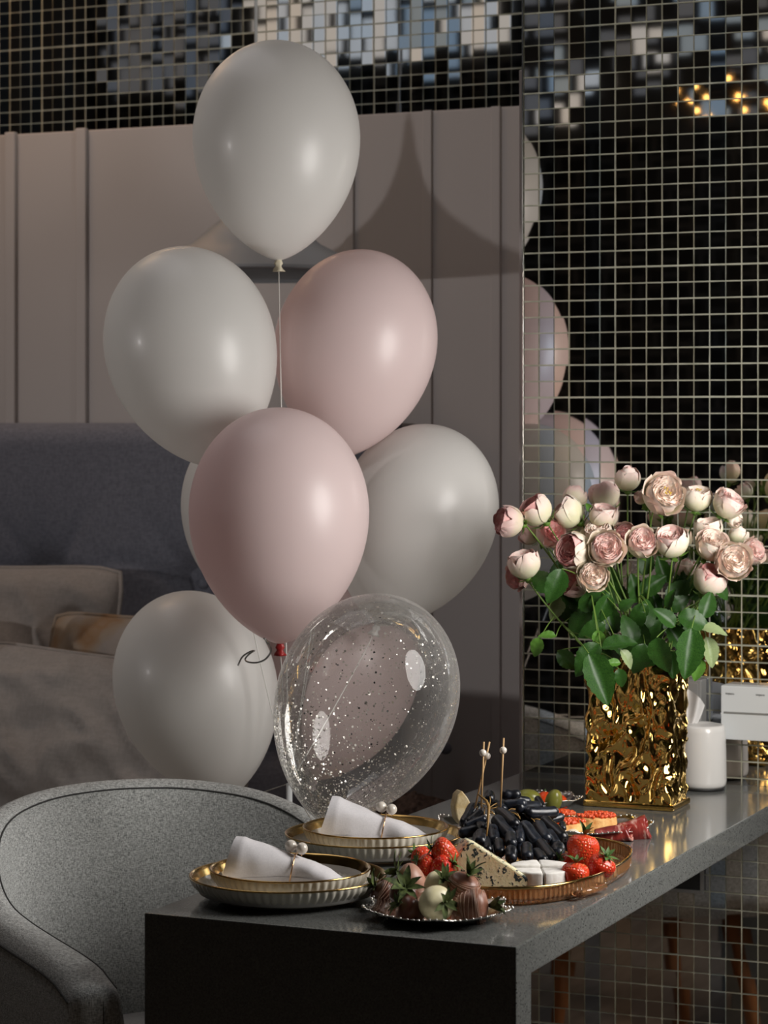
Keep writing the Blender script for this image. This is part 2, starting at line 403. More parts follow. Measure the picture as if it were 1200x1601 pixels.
def tube(pts, r, n=8, cap=True):
    pts = [Vector(p) for p in pts]
    rs = r if isinstance(r, (list, tuple)) else [r] * len(pts)
    v = []; f = []
    prev = None
    for k, p in enumerate(pts):
        t = (pts[min(k + 1, len(pts) - 1)] - pts[max(k - 1, 0)])
        t = t.normalized() if t.length > 1e-9 else Vector((0, 0, 1))
        if prev is None:
            a = t.cross(Vector((0, 0, 1)))
            if a.length < 1e-3: a = t.cross(Vector((1, 0, 0)))
            a.normalize()
        else:
            a = prev - t * prev.dot(t)
            a = a.normalized() if a.length > 1e-6 else t.orthogonal().normalized()
        prev = a; b = t.cross(a)
        for i in range(n):
            an = 2 * PI * i / n
            v.append(p + (a * math.cos(an) + b * math.sin(an)) * rs[k])
    for k in range(len(pts) - 1):
        for i in range(n):
            q = k * n + i; s = k * n + (i + 1) % n
            f.append((q, s, s + n, q + n))
    if cap:
        f.append(tuple(range(n - 1, -1, -1))); f.append(tuple((len(pts) - 1) * n + i for i in range(n)))
    return v, f
def sphere(r=1.0, nu=20, nv=12, c=(0, 0, 0)):
    prof = []
    for k in range(nv + 1):
        a = -PI / 2 + PI * k / nv
        prof.append((max(0.0, math.cos(a)) * r, math.sin(a) * r))
    prof[0] = (1e-5 * r, -r); prof[-1] = (1e-5 * r, r)
    v, f = lathe(prof, nu)
    return [(x + c[0], y + c[1], z + c[2]) for x, y, z in v], f
def bez(p0, p1, p2, n=8):
    p0, p1, p2 = Vector(p0), Vector(p1), Vector(p2)
    return [(1 - t) ** 2 * p0 + 2 * t * (1 - t) * p1 + t * t * p2 for t in [i / n for i in range(n + 1)]]
def interp(tab, x):
    if x <= tab[0][0]: return tab[0][1]
    for (a, b), (c, d) in zip(tab, tab[1:]):
        if x <= c:
            t = (x - a) / (c - a); return b + (d - b) * t
    return tab[-1][1]

# ------------------------------------------------------------------ object helpers
def obj(name, me, m=None, parent=None, loc=None, quat=None, scale=None):
    if isinstance(me, tuple): me = me_from(*me)
    if isinstance(me, MB): me = me.mesh()
    o = bpy.data.objects.new(name, me)
    if m is not None:
        mm = M[m] if isinstance(m, str) else m
        if not me.materials: me.materials.append(mm)
        elif me.materials[0] != mm:
            o.material_slots[0].link = 'OBJECT'; o.material_slots[0].material = mm
    COL.objects.link(o)
    if parent is not None: o.parent = parent
    if loc is not None: o.location = loc
    if quat is not None: o.rotation_mode = 'QUATERNION'; o.rotation_quaternion = quat
    if scale is not None: o.scale = scale if not isinstance(scale, (int, float)) else (scale,) * 3
    return o
def tag(o, label, cat, group=None):
    o['label'] = label; o['category'] = cat
    if group: o['group'] = group
    return o
def thing(name, label, cat, loc=(0, 0, 0), quat=None, group=None, scale=None):
    o = bpy.data.objects.new(name, None); o.empty_display_size = 0.02
    COL.objects.link(o); o.location = loc
    if quat is not None: o.rotation_mode = 'QUATERNION'; o.rotation_quaternion = quat
    if scale is not None: o.scale = scale if not isinstance(scale, (int, float)) else (scale,) * 3
    return tag(o, label, cat, group)
def struct(name, me, m, parent=None, label=None):
    o = obj(name, me, m, parent); o['kind'] = 'structure'
    if label: o['label'] = label
    return o
def zrot(a): return Quaternion((0, 0, 1), a)
def align(d, spin=0.0):       # +Z of the mesh to direction d
    return Vector(d).to_track_quat('Z', 'Y') @ Quaternion((0, 0, 1), spin)

# ------------------------------------------------------------------ the room
TX0, TX1, TY0, TYM, TT = -1.448, -0.968, 2.577, 3.888, 0.75     # counter extents
BY = 4.508                                                       # panelled back wall plane
CEIL = 3.8
RY = -1.6
struct('floor', bbox_mesh(-6.4, 2.6, RY - 0.1, 4.8, -0.05, 0.0, 0.001), 'floor', label='brown wooden floor')
struct('ceiling', bbox_mesh(-6.4, 2.6, RY - 0.1, 4.8, CEIL, CEIL + 0.05, 0.001), 'ceiling', label='grey ceiling')
struct('wall_left', bbox_mesh(-6.4, -6.3, RY, 4.7, 0, CEIL, 0.001), 'dark_wall', label='dark painted wall beyond the bed')
struct('wall_right', bbox_mesh(2.5, 2.6, RY, 4.7, 0, CEIL, 0.001), 'dark_wall', label='dark painted wall')
struct('wall_rear', bbox_mesh(-6.4, 2.6, RY - 0.1, RY, 0, CEIL, 0.001), 'rear', label='dark tiled wall seen only in the mirror tiles')

# panelled wall behind the balloons
PT = 1.972
wall_back = struct('wall_back', bbox_mesh(-6.3, -1.445, BY, BY + 0.04, 0, PT, 0.003), 'panel', label='pale grey panelled wall with vertical battens')
bat = [-2.873, -2.696, -2.065, -1.893, -1.746, -3.50, -3.68, -3.86, -4.49, -4.67]
bat_me = bbox_mesh(0, 0.026, -0.011, 0.002, 0.0, PT + 0.004, 0.003)
bat_thin = bbox_mesh(0, 0.020, -0.005, 0.002, 0.0, PT + 0.001, 0.002)
for x in bat:
    obj('batten', bat_thin if x > -2.1 else bat_me, 'panel', wall_back, (x, BY, 0))
trim_1 = struct('trim_1', bbox_mesh(-1.457, -1.4475, TYM + 0.004, BY, 0, 1.947, 0.002), 'panel', label='pale side board of the panelling at the mirror edge')
trim_2 = struct('trim_2', bbox_mesh(-1.4492, -1.4462, TYM - 0.004, TYM + 0.010, 0, CEIL, 0.0008), 'chrome', label='thin bright metal edge of the mirror wall')

# mosaic mirror tiles
PITCH = 0.0272; TS = 0.0247
def tile_geo(s=TS, t=0.0022):
    h = s / 2
    v = [(-h, 0, -h), (h, 0, -h), (h, 0, h), (-h, 0, h), (-h, -t, -h), (h, -t, -h), (h, -t, h), (-h, -t, h)]
    return v, [(0, 1, 5, 4), (1, 2, 6, 5), (2, 3, 7, 6), (3, 0, 4, 7), (4, 5, 6, 7)]
TILE_V, TILE_F = tile_geo()
tile_me = me_from(TILE_V, TILE_F, False)
def lay_tiles(parent, x0, x1, z0, z1, y, visible, seed, jit):
    rnd = random.Random(seed)
    cells = []
    nx = int((x1 - x0) / PITCH); nz = int((z1 - z0) / PITCH)
    colj = [rnd.gauss(0, 0.0003) for _ in range(nx)]
    rowj = [rnd.gauss(0, 0.0003) for _ in range(nz)]
    for i in range(nx):
        for k in range(nz):
            p = Vector((x0 + (i + 0.5) * PITCH + colj[i], y, z0 + (k + 0.5) * PITCH + rowj[k]))
            px, py, d = proj(p)
            rot = Matrix.Rotation(rnd.gauss(0, jit), 3, 'X') @ Matrix.Rotation(rnd.gauss(0, jit), 3, 'Z') @ Matrix.Rotation(rnd.gauss(0, 0.006), 3, 'Y')
            cells.append((0 if visible(px, py) else 1, d, p, rot))
    cells.sort(key=lambda c: (c[0], c[1]))
    for c in cells[:300]:
        o = obj('mirror_tile', tile_me, 'mirror', parent, c[2], c[3].to_quaternion())
    mb = MB()
    for c in cells[300:]:
        mb.add([c[3] @ Vector(v) + c[2] for v in TILE_V], TILE_F)
    o = obj('mirror_tile_field', mb.mesh(False), 'mirror', parent); o['kind'] = 'stuff'
wall_mirror = struct('wall_mirror', bbox_mesh(-1.446, 2.5, TYM, BY + 0.08, 0, CEIL, 0.001), 'grout', label='wall clad in small square mirror tiles')
lay_tiles(wall_mirror, -1.4458, 0.09, 0.0, 2.55, TYM, lambda px, py: 818 < px < 1205 and -5 < py < 735, 3, 0.0032)
wall_mosaic = struct('wall_mosaic', bbox_mesh(-6.3, -1.447, BY + 0.03, BY + 0.08, PT, CEIL, 0.001), 'grout', label='mirror tile mosaic above the pale panelling')
def vis_back(px, py):
    if not (-12 < px < 815 and -12 < py < 210): return False
    return not (((px - 432) / 128.0) ** 2 + ((py - 215) / 150.0) ** 2 < 1)
lay_tiles(wall_mosaic, -3.70, -1.447, PT - 0.003, 2.75, BY + 0.03, vis_back, 5, 0.0034)
# warm sunk strip: none; windows high in the rear wall
def window(n, x0, x1, z0, z1, nx, nz, mats, seed):
    rnd = random.Random(seed)
    wroot = struct('window_%d' % n, bbox_mesh(x0 - 0.05, x1 + 0.05, RY - 0.01, RY + 0.02, z0 - 0.05, z1 + 0.05, 0.002), 'frame', label='high window in the rear wall seen in the mirror tiles')
    for i in range(nx):
        for k in range(nz):
            a = x0 + (x1 - x0) * i / nx + 0.02; b_ = x0 + (x1 - x0) * (i + 1) / nx - 0.02
            c = z0 + (z1 - z0) * k / nz + 0.02; d = z0 + (z1 - z0) * (k + 1) / nz - 0.02
            obj('pane', bbox_mesh(a, b_, RY + 0.02, RY + 0.026, c, d, 0.001), rnd.choice(mats), wroot)
window(1, -5.42, -4.02, 3.07, 3.72, 5, 2, ['pane_white', 'pane_white', 'pane_blue'], 2)
window(2, -3.52, -2.35, 2.56, 3.16, 9, 5, ['pane_white', 'pane_blue', 'pane_dim', 'pane_dim', 'pane_dim', 'pane_dim', 'frame', 'frame'], 8)
window(3, -6.22, -5.52, 3.0, 3.72, 4, 4, ['pane_dim', 'pane_dim', 'frame'], 4)

# ------------------------------------------------------------------ bar counter
LEGT, SLT = 0.050, 0.040
prof = [(TY0, 0.0), (TY0 + LEGT, 0.0), (TY0 + LEGT, TT - SLT), (TYM - 0.003, TT - SLT), (TYM - 0.003, TT), (TY0, TT)]
cyy = (TY0 + TYM) / 2; cxx = (TX0 + TX1) / 2; nP = len(prof)
v = [(x - cxx, y - cyy, z) for x in (TX0, TX1) for y, z in prof]
f = [tuple(range(nP)), tuple(range(2 * nP - 1, nP - 1, -1))] + [(i + nP, (i + 1) % nP + nP, (i + 1) % nP, i) for i in range(nP)]
bm = bmesh.new(); vv = [bm.verts.new(p) for p in v]
for q in f: bm.faces.new([vv[i] for i in q])
bmesh.ops.recalc_face_normals(bm, faces=bm.faces)
bmesh.ops.bevel(bm, geom=list(bm.edges), offset=0.002, segments=2, profile=0.6, affect='EDGES')
cm = bpy.data.meshes.new('mesh'); bm.to_mesh(cm); bm.free()
counter = obj('bar_counter', cm, 'quartz', None, (cxx, cyy, 0))
tag(counter, 'grey speckled quartz bar counter with a waterfall end panel', 'counter')

# ------------------------------------------------------------------ headboard, bed, pillows
bed = thing('bed', 'bed with a tall charcoal button-tufted headboard', 'bed', (-2.85, 3.5, 0))
def rel(o, p): return Vector(p) - Vector(o.location)
HX0, HX1, HYF, HZ = -3.75, -1.93, 4.40, 1.345
btn = []
for r_, zc in enumerate((1.013, 0.70)):
    for k in range(-1, 6):
        btn.append((-2.365 - 0.36 * k + (0.18 if r_ else 0), zc))
def hb(u, v):
    x = HX0 + (HX1 - HX0) * u; z = 0.3 + (HZ - 0.3) * v
    e = 0.045
    dx = min(x - HX0, HX1 - x); dz = HZ - z
    y = 0.0
    for q in (dx, dz):
        if q < e: y += e - math.sqrt(max(0.0, e * e - (e - q) ** 2))
    puff = 0.0
    for bx_, bz in btn:
        rr = math.hypot(x - bx_, (z - bz))
        puff += 0.045 * math.exp(-(rr / 0.045) ** 2) + 0.022 * math.exp(-(rr / 0.13) ** 2)
    for (ax, az) in btn:
        for (qx, qz) in btn:
            if az <= qz: continue
            if abs(ax - qx) < 0.2:
                L = math.hypot(qx - ax, qz - az); t = ((x - ax) * (qx - ax) + (z - az) * (qz - az)) / (L * L)
                if 0 <= t <= 1:
                    dd = abs((x - ax) * (qz - az) - (z - az) * (qx - ax)) / L
                    puff += 0.020 * math.exp(-(dd / 0.022) ** 2)
    for bx_, bz in btn[:7]:            # short pleats running up and sideways from the upper buttons
        for an in (R(52), R(12), R(165), R(128), R(90)):
            c_, s_ = math.cos(an), math.sin(an)
            t = (x - bx_) * c_ + (z - bz) * s_
            if t > 0:
                dd = abs(-(x - bx_) * s_ + (z - bz) * c_)
                puff += 0.020 * math.exp(-(dd / 0.014) ** 2) * math.exp(-t / 0.08)
    return rel(bed, (x, HYF + y + min(0.07, puff), z))
v, f = gridf(150, 100, hb)
hbo = obj('headboard', (v, f), 'headboard', bed)
obj('headboard_back', bbox_mesh(HX0 + 2.85, HX1 + 2.85, 4.46 - 3.5, BY - 3.5 - 0.015, 0, HZ, 0.01), 'headboard', bed)
bt_me = me_from(*lathe([(1e-4, 0.012), (0.008, 0.011), (0.0115, 0.006), (0.0125, 0.0), (0.011, -0.006)], 20))
for bx_, bz in btn:
    obj('button', bt_me, 'headboard', bed, rel(bed, (bx_, HYF + 0.062, bz)), align((0, -1, 0)))
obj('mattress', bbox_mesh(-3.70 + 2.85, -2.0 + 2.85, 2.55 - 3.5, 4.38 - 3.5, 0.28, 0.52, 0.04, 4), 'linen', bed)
obj('base', bbox_mesh(-3.72 + 2.85, -1.98 + 2.85, 2.53 - 3.5, 4.39 - 3.5, 0.06, 0.285, 0.02, 3), 'duvet', bed)

def pillow(name, label, cat, m, loc, wx, wz, th, tilt, yaw, seed, wr=0.012, roll=0.0):
    def side(sg):
        def fn(u, v):
            a = u * 2 - 1; b = v * 2 - 1
            prof = max(0.0, (1 - abs(a) ** 3.2) * (1 - abs(b) ** 3.2)) ** 0.55
            pinch = (1 - 0.05 * (1 - abs(a) ** 2) * abs(b) ** 3) * (1 - 0.06 * abs(a) ** 8)
            pin2 = (1 - 0.03 * (1 - abs(b) ** 2) * abs(a) ** 3) * (1 - 0.04 * abs(b) ** 8)
            nz = mnoise.noise(Vector((a * 2.2 + seed, b * 2.2, sg))) + 0.6 * mnoise.noise(Vector((a * 1.5 + b * 4 + seed, a * 4 - b * 1.5, sg)))
            rid = 1 - abs(mnoise.noise(Vector((a * 2.5 + b * 2.2 + seed, (b - a) * 0.9, 3))))
            y = sg * (th / 2 * prof) + (nz * wr - wr * 1.6 * rid ** 5) * prof * (1 if sg < 0 else 0.5)
            return (a * wx / 2 * pin2, y, b * wz / 2 * pinch)
        return fn
    mb = MB()
    v, f = gridf(56, 44, side(-1)); mb.add(v, f)
    v, f = gridf(56, 44, side(1)); mb.add(v, [tuple(reversed(q)) for q in f])
    me = mb.mesh()
    bm = bmesh.new(); bm.from_mesh(me); bmesh.ops.remove_doubles(bm, verts=bm.verts, dist=0.0004); bm.to_mesh(me); bm.free()
    q = zrot(yaw) @ Quaternion((1, 0, 0), tilt) @ Quaternion((0, 1, 0), roll)
    t = thing(name, label, cat, loc, q)
    obj('pillow_case', me, m, t)
    pts = []
    for s0, s1, n in (((-1, -1), (1, -1), 16), ((1, -1), (1, 1), 14), ((1, 1), (-1, 1), 16), ((-1, 1), (-1, -1), 14)):
        for i in range(n):
            a = s0[0] + (s1[0] - s0[0]) * i / n; b = s0[1] + (s1[1] - s0[1]) * i / n
            pts.append((a * wx / 2 * (1 - 0.03 * (1 - b * b) * abs(a) ** 3) * (1 - 0.04 * abs(b) ** 8), 0, b * wz / 2 * (1 - 0.05 * (1 - a * a) * abs(b) ** 3) * (1 - 0.06 * abs(a) ** 8)))
    pts.append(pts[0])
    obj('piping', tube(pts, 0.005, 6, False), m, t)
    return t
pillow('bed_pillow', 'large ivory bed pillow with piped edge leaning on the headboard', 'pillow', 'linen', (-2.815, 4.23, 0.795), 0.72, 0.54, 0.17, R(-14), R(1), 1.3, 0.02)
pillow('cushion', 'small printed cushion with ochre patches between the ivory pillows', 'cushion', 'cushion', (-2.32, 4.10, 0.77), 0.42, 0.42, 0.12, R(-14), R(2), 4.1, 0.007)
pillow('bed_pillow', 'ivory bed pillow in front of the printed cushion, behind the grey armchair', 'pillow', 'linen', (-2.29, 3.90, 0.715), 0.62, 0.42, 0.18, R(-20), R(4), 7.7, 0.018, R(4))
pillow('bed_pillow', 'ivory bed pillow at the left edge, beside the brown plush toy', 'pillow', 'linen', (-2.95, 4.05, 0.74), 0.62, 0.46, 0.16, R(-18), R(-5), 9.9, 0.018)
plush = thing('plush_toy', 'dark brown plush toy sitting on the bed at the left edge', 'toy', (-2.64, 3.86, 0.53))
v, f = sphere(1, 24, 16); pm = me_from([(x * 0.11, y * 0.10, z * 0.16) for x, y, z in v], f)
obj('body', pm, 'plush', plush, (0, 0, 0.16))
obj('head', pm, 'plush', plush, (0, -0.02, 0.36), None, (0.85, 0.85, 0.6))
for sx in (-1, 1): obj('ear', pm, 'linen', plush, (sx * 0.065, -0.01, 0.46), None, (0.24, 0.15, 0.26))

# bedside cabinet and a fluffy cushion behind the counter
ns = thing('nightstand', 'dark low nightstand behind the bar counter', 'nightstand', (-1.72, 4.28, 0))
obj('body', bbox_mesh(-0.19, 0.19, -0.18, 0.18, 0.05, 0.50, 0.008), 'dark_wood', ns)
obj('drawer', bbox_mesh(-0.175, 0.175, -0.195, -0.18, 0.28, 0.48, 0.004), 'dark_wood', ns)
obj('drawer', bbox_mesh(-0.175, 0.175, -0.195, -0.18, 0.07, 0.27, 0.004), 'dark_wood', ns)
def lump(u, v):
    a = u * 2 * PI; b = (v - 0.5) * PI
    r_ = 1 + 0.25 * mnoise.noise(Vector((math.cos(a) * 1.5, math.sin(a) * 1.5, v * 3)))
    return (0.10 * r_ * math.cos(a) * math.cos(b), 0.08 * r_ * math.sin(a) * math.cos(b), 0.07 * r_ * math.sin(b))
fl = obj('fur_cushion', gridf(30, 18, lump, True), 'plush', None, (-1.79, 4.22, 0.572))
tag(fl, 'brown fluffy cushion glimpsed between clear balloon and counter', 'cushion')

# ------------------------------------------------------------------ armchair
CRD, ARM = 0.245, 0.345
chair = thing('armchair', 'grey melange tub armchair drawn up to the bar counter', 'chair', W(-0.258, 3.37, 0), zrot(R(-38.5)))
path = []
nS, nA = 16, 48
for i in range(nS): path.append((ARM * (1 - i / nS), -CRD, (0, -1), 90 + 100 * ARM * (1 - i / nS)))
for i in range(nA + 1):
    a = -PI / 2 - PI * i / nA
    path.append((CRD * math.cos(a), CRD * math.sin(a), (math.cos(a), math.sin(a)), abs(90 - 180 * i / nA)))
for i in range(1, nS + 1): path.append((ARM * i / nS, CRD, (0, 1), 90 + 100 * ARM * i / nS))
def top_h(an):
    tab = [(0, 0.806), (20, 0.803), (40, 0.790), (52, 0.772), (65, 0.742), (78, 0.712), (90, 0.695), (102, 0.690), (114, 0.688), (121, 0.684), (127, 0.668), (129, 0.64)]
    return sum(interp(tab, abs(an + q)) for q in (-6, -3, 0, 3, 6)) / 5
def chair_sec(k):
    x, y, nrm, an = path[k]
    h = top_h(an); b0 = 0.40
    lean = 0.05 * max(0.0, math.cos(R(an))) + 0.012
    th = 0.044 + 0.022 * min(1.0, max(0.0, (an - 60) / 35.0))
    out = []
    def P_(off, z):
        t = (z - b0) / 0.4
        o_ = off + lean * t
        out.append((x + nrm[0] * o_, y + nrm[1] * o_, z))
    n = 9
    for i in range(n): 
        z = b0 + (h - 0.022 - b0) * i / (n - 1)
        bulge = -0.012 * math.sin(PI * i / (n - 1))
        P_(bulge, z)
    for i in range(1, 6):
        a = PI * i / 6
        out_off = th / 2 - math.cos(a) * th / 2
        P_(out_off, h - 0.022 + 0.022 * math.sin(a))
    for i in range(n):
        z = h - 0.022 + (b0 - 0.022 - h + 0.022) * i / (n - 1)
        P_(th + 0.008 * math.sin(PI * i / (n - 1)), z)
    return out
secs = [chair_sec(k) for k in range(len(path))]
m_ = len(secs[0])
# rounded arm ends
def endcap(sec, dirv, steps=4, depth=0.022):
    c = Vector((0, 0, 0))
    for p in sec: c += Vector(p)
    c /= len(sec); res = []
    for i in range(1, steps + 1):
        a = PI / 2 * i / steps
        s = 0.0 + math.cos(a); 
        res.append([tuple(Vector((c[0] + (p[0] - c[0]), c[1] + (p[1] - c[1]) * max(0.02, s), c[2] + (p[2] - c[2]) * (0.86 + 0.14 * s))) + Vector(dirv) * depth * math.sin(a)) for p in sec])
    return res
ring = list(reversed(endcap(secs[0], (1, 0, 0)))) + secs + endcap(secs[-1], (1, 0, 0))
v = [p for s in ring for p in s]; f = []
for k in range(len(ring) - 1):
    for i in range(m_):
        a = k * m_ + i; b = k * m_ + (i + 1) % m_
        f.append((a, b, b + m_, a + m_))
obj('shell', (v, f), 'chair_fabric', chair)
for idx in (9, 14):
    pts = [Vector(s[idx]) + Vector((path[k][2][0], path[k][2][1], 0)) * (-0.0006 if idx == 9 else 0.0006) for k, s in enumerate(secs)]
    obj('seam', tube(pts, 0.0013, 6, False), 'seam', chair)
seat_prof = [(1e-4, 0.485), (0.15, 0.484), (0.225, 0.478), (0.248, 0.462), (0.252, 0.44), (0.24, 0.40), (0.2, 0.385), (1e-4, 0.385)]
v, f = lathe(list(reversed(seat_prof)), 40)
v = [(x * (1.0 if x < 0 else 1.5), y * 1.02, z) for x, y, z in v]
obj('seat_cushion', (v, f), 'duvet', chair)
for sx in (-1, 1):
    for sy in (-1, 1):
        p0 = (sx * 0.17 + 0.02, sy * 0.17, 0.40); p1 = (sx * 0.23 + 0.02, sy * 0.23, 0.0)
        obj('leg', tube([p0, ((p0[0] + p1[0]) / 2, (p0[1] + p1[1]) / 2, 0.2), p1], [0.020, 0.016, 0.010], 12), 'walnut', chair)

# ------------------------------------------------------------------ pendant lamp
lp = PX(400, 431, 4.68)
lamp = thing('pendant_lamp', 'pale grey witch-hat pendant lamp hanging behind the balloons', 'lamp', lp)
LR, LH = 0.238, 0.285
prof_o = [(0.985, 0.0), (1.0, 0.010), (0.83, 0.08), (0.525, 0.21), (0.29, 0.38), (0.175, 0.51), (0.10, 0.66), (0.06, 0.78), (0.035, 0.93), (0.028, 1.0)]
fine = []
for i in range(len(prof_o) - 1):
    for s in range(3):
        t = s / 3; fine.append((prof_o[i][0] + (prof_o[i + 1][0] - prof_o[i][0]) * t, prof_o[i][1] + (prof_o[i + 1][1] - prof_o[i][1]) * t))
fine.append(prof_o[-1])
inner = [(max(0.02, r_ - 0.022), z - 0.004) for r_, z in fine]
prof = [(r_ * LR, z * LH) for r_, z in reversed(inner)] + [(r_ * LR, z * LH) for r_, z in fine]
obj('shade', lathe(prof, 72, None, False), 'lamp_grey', lamp)
obj('rim', tube([(LR * math.cos(2 * PI * i / 72), LR * math.sin(2 * PI * i / 72), 0.002) for i in range(73)], 0.0028, 6, False), 'lamp_grey', lamp)
obj('cord', tube([(0, 0, LH - 0.01), (0, 0, CEIL - lp[2])], 0.0032, 8), 'white_metal', lamp)
obj('ceiling_rose', lathe([(0.05, CEIL - lp[2] - 0.02), (0.05, CEIL - lp[2])], 24), 'white_metal', lamp)
obj('bulb_holder', lathe([(1e-4, 0.10), (0.018, 0.10), (0.018, 0.17), (1e-4, 0.17)], 20), 'white_metal', lamp)

# warm chandelier, seen only as orange points in the mirror tiles
ch = thing('chandelier', 'ring of warm orange bulbs reflected in the upper right mirror tiles', 'lamp', (-2.04, 0.48, 2.37))
obj('ring', tube([(0.13 * math.cos(2 * PI * i / 32), 0.13 * math.sin(2 * PI * i / 32), 0.03) for i in range(33)], 0.006, 8, False), 'dark_wood', ch)
obj('rod', tube([(0, 0, 0.03), (0, 0, CEIL - 2.37)], 0.005, 8), 'dark_wood', ch)
for a in (0, PI / 2): obj('spoke', tube([(-0.13 * math.cos(a), -0.13 * math.sin(a), 0.03), (0.13 * math.cos(a), 0.13 * math.sin(a), 0.03)], 0.004, 8), 'dark_wood', ch)
bl_me = me_from(*sphere(0.0085, 12, 8))
for k in range(7):
    a = 2 * PI * k / 7 + 0.3
    obj('bulb', bl_me, 'bulb', ch, (0.13 * math.cos(a), 0.13 * math.sin(a), 0.0 + (0.0 if k % 2 else -0.05)))

# ------------------------------------------------------------------ balloons
def balloon_mesh(Rr, nu=64, nv=40):
    prof = []
    for k in range(nv + 1):
        t = k / nv
        u = math.cos(PI * t)                   # 1 at the top ... -1 at the neck
        if u >= 0: r_ = math.sqrt(max(0, 1 - u * u)); z = u * 1.165
        else: r_ = max(0, 1 - u * u) ** 0.68; z = u * 1.46
        prof.append((max(r_, 0.028 if k == nv else 1e-4) * Rr, z * Rr))
    prof.reverse()
    return me_from(*lathe(prof, nu))
def knot_mesh(Rr):
    z0 = -1.46 * Rr
    p = [(0.004, z0 + 0.004), (0.0055, z0 - 0.001), (0.0065, z0 - 0.005), (0.0045, z0 - 0.009), (0.0075, z0 - 0.014), (0.0095, z0 - 0.0175), (0.006, z0 - 0.017), (1e-4, z0 - 0.012)]
    return me_from(*lathe(p, 16, lambda r_, z, a, k: r_ * (1 + (0.22 * math.sin(3 * a + k) if k > 1 else 0))))
POLE_TOP = PX(452, 1225, 3.80)
bcount = [0]
def balloon(label, m, px, py, rp, d, tilt, lean=0.0, knot=None, clear=False, name='balloon'):
    Rr = rp * d / F
    c = PX(px, py, d)
    q = Quaternion(-VIEW, tilt) @ Quaternion(RIGHT, lean)      # tilt > 0 swings the neck to the right
    b = thing(name, label, 'balloon', c, q)
    body = obj('skin', balloon_mesh(Rr), m, b)
    obj('knot', knot_mesh(Rr), knot or m, b)
    neck = c + q @ Vector((0, 0, -1.46 * Rr - 0.012))
    inv = q.inverted()
    top = POLE_TOP + Vector((0, 0, 0.0))
    mid = Vector((neck[0] * 0.55 + top[0] * 0.45, neck[1] * 0.55 + top[1] * 0.45, top[2] * 0.5 + neck[2] * 0.5))
    pts = [inv @ (p - c) for p in bez(neck, mid, top, 10)]
    obj('string', tube(pts, 0.0009, 5), 'ribbon', b)
    return b, Rr
balloon('topmost white balloon, above the others in the bunch', 'latex_white', 432, 216, 131, 3.86, R(1), 0, 'latex_cream')
balloon('white balloon below the topmost one, left of the upper pink balloon', 'latex_white', 297, 540, 134, 3.80, R(13))
balloon('pale pink balloon on the right, between the topmost and the right white balloon', 'latex_pink', 557, 536, 126, 3.92, R(-11))
balloon('frontmost pink balloon with a red knot in the middle of the bunch', 'latex_pink', 436, 801, 141, 3.66, R(0.5), 0, 'latex_red')
balloon('white balloon on the right, beside the roses', 'latex_white', 652, 806, 125, 3.95, R(-20))
balloon('lowest white balloon, just above the grey armchair', 'latex_white', 305, 1070, 127, 3.92, R(16))
balloon('pink balloon mostly hidden behind the upper pink balloon', 'latex_pink', 549, 541, 121, 4.22, R(-6))
balloon('white balloon almost hidden behind the frontmost pink one', 'latex_white', 402, 792, 119, 4.16, R(4))
balloon('pink balloon behind the clear confetti balloon', 'latex_pink', 534, 1046, 122, 4.12, R(-14))
cb, cR = balloon('clear balloon speckled with silver confetti, above the rear plates', 'latex_clear', 574, 1090, 142, 3.47, R(-21), 0, 'ribbon')
rnd = random.Random(11)
for nm_, mt_, cnt in (('confetti', 'confetti', 3600), ('dark_confetti', 'confetti_dark', 800)):
    mb = MB()
    for k in range(cnt):
        while True:
            p = Vector((rnd.gauss(0, 1), rnd.gauss(0, 1), rnd.gauss(0, 1))).normalized()
            dens = 0.22 + 0.78 * max(0.0, (-p.z + 0.1)) ** 1.1
            if p.z > 0.75: dens *= 0.3
            if rnd.random() < dens: break
        u = p.z
        if u >= 0: r_ = math.sqrt(1 - u * u); z = u * 1.165
        else: r_ = (1 - u * u) ** 0.68; z = u * 1.46
        a = math.atan2(p.y, p.x)
        c = Vector((r_ * math.cos(a), r_ * math.sin(a), z)) * cR * 0.985
        nrm = (p + Vector((rnd.gauss(0, 0.3), rnd.gauss(0, 0.3), rnd.gauss(0, 0.3)))).normalized()
        t1 = nrm.orthogonal().normalized(); t1 = Quaternion(nrm, rnd.random() * 6.3) @ t1; t2 = nrm.cross(t1)
        s = rnd.choice([0.0007, 0.0009, 0.0010, 0.0012, 0.0015, 0.0021])
        el = rnd.uniform(0.6, 1.4)
        mb.add([c + t1 * s * el, c + t2 * s, c - t1 * s * el * 0.7, c - t2 * s * 0.9], [(0, 1, 2, 3)])
    o = obj(nm_, mb.mesh(False), mt_, cb); o['kind'] = 'stuff'
# curl of silver ribbon in front of the lowest white balloon
rp = [PX(372, 1040, 3.72), PX(378, 1026, 3.70), PX(392, 1018, 3.69), PX(399, 1017, 3.69), PX(392, 1020, 3.70), PX(382, 1030, 3.71), PX(385, 1035, 3.70), PX(400, 1037, 3.68), PX(415, 1032, 3.67), PX(425, 1018, 3.66), PX(420, 1004, 3.64), PX(410, 996, 3.63)]
sm = []
for i in range(len(rp) - 1):
    for s in range(4): sm.append(rp[i].lerp(rp[i + 1], s / 4))
for it in range(3): sm = [sm[0]] + [(sm[i - 1] + sm[i] * 2 + sm[i + 1]) / 4 for i in range(1, len(sm) - 1)] + [sm[-1]]
rb = obj('curled_ribbon', tube(sm, 0.0014, 6), 'ribbon_silver')
tag(rb, 'thin silver ribbon curl beside the red balloon knot', 'ribbon')
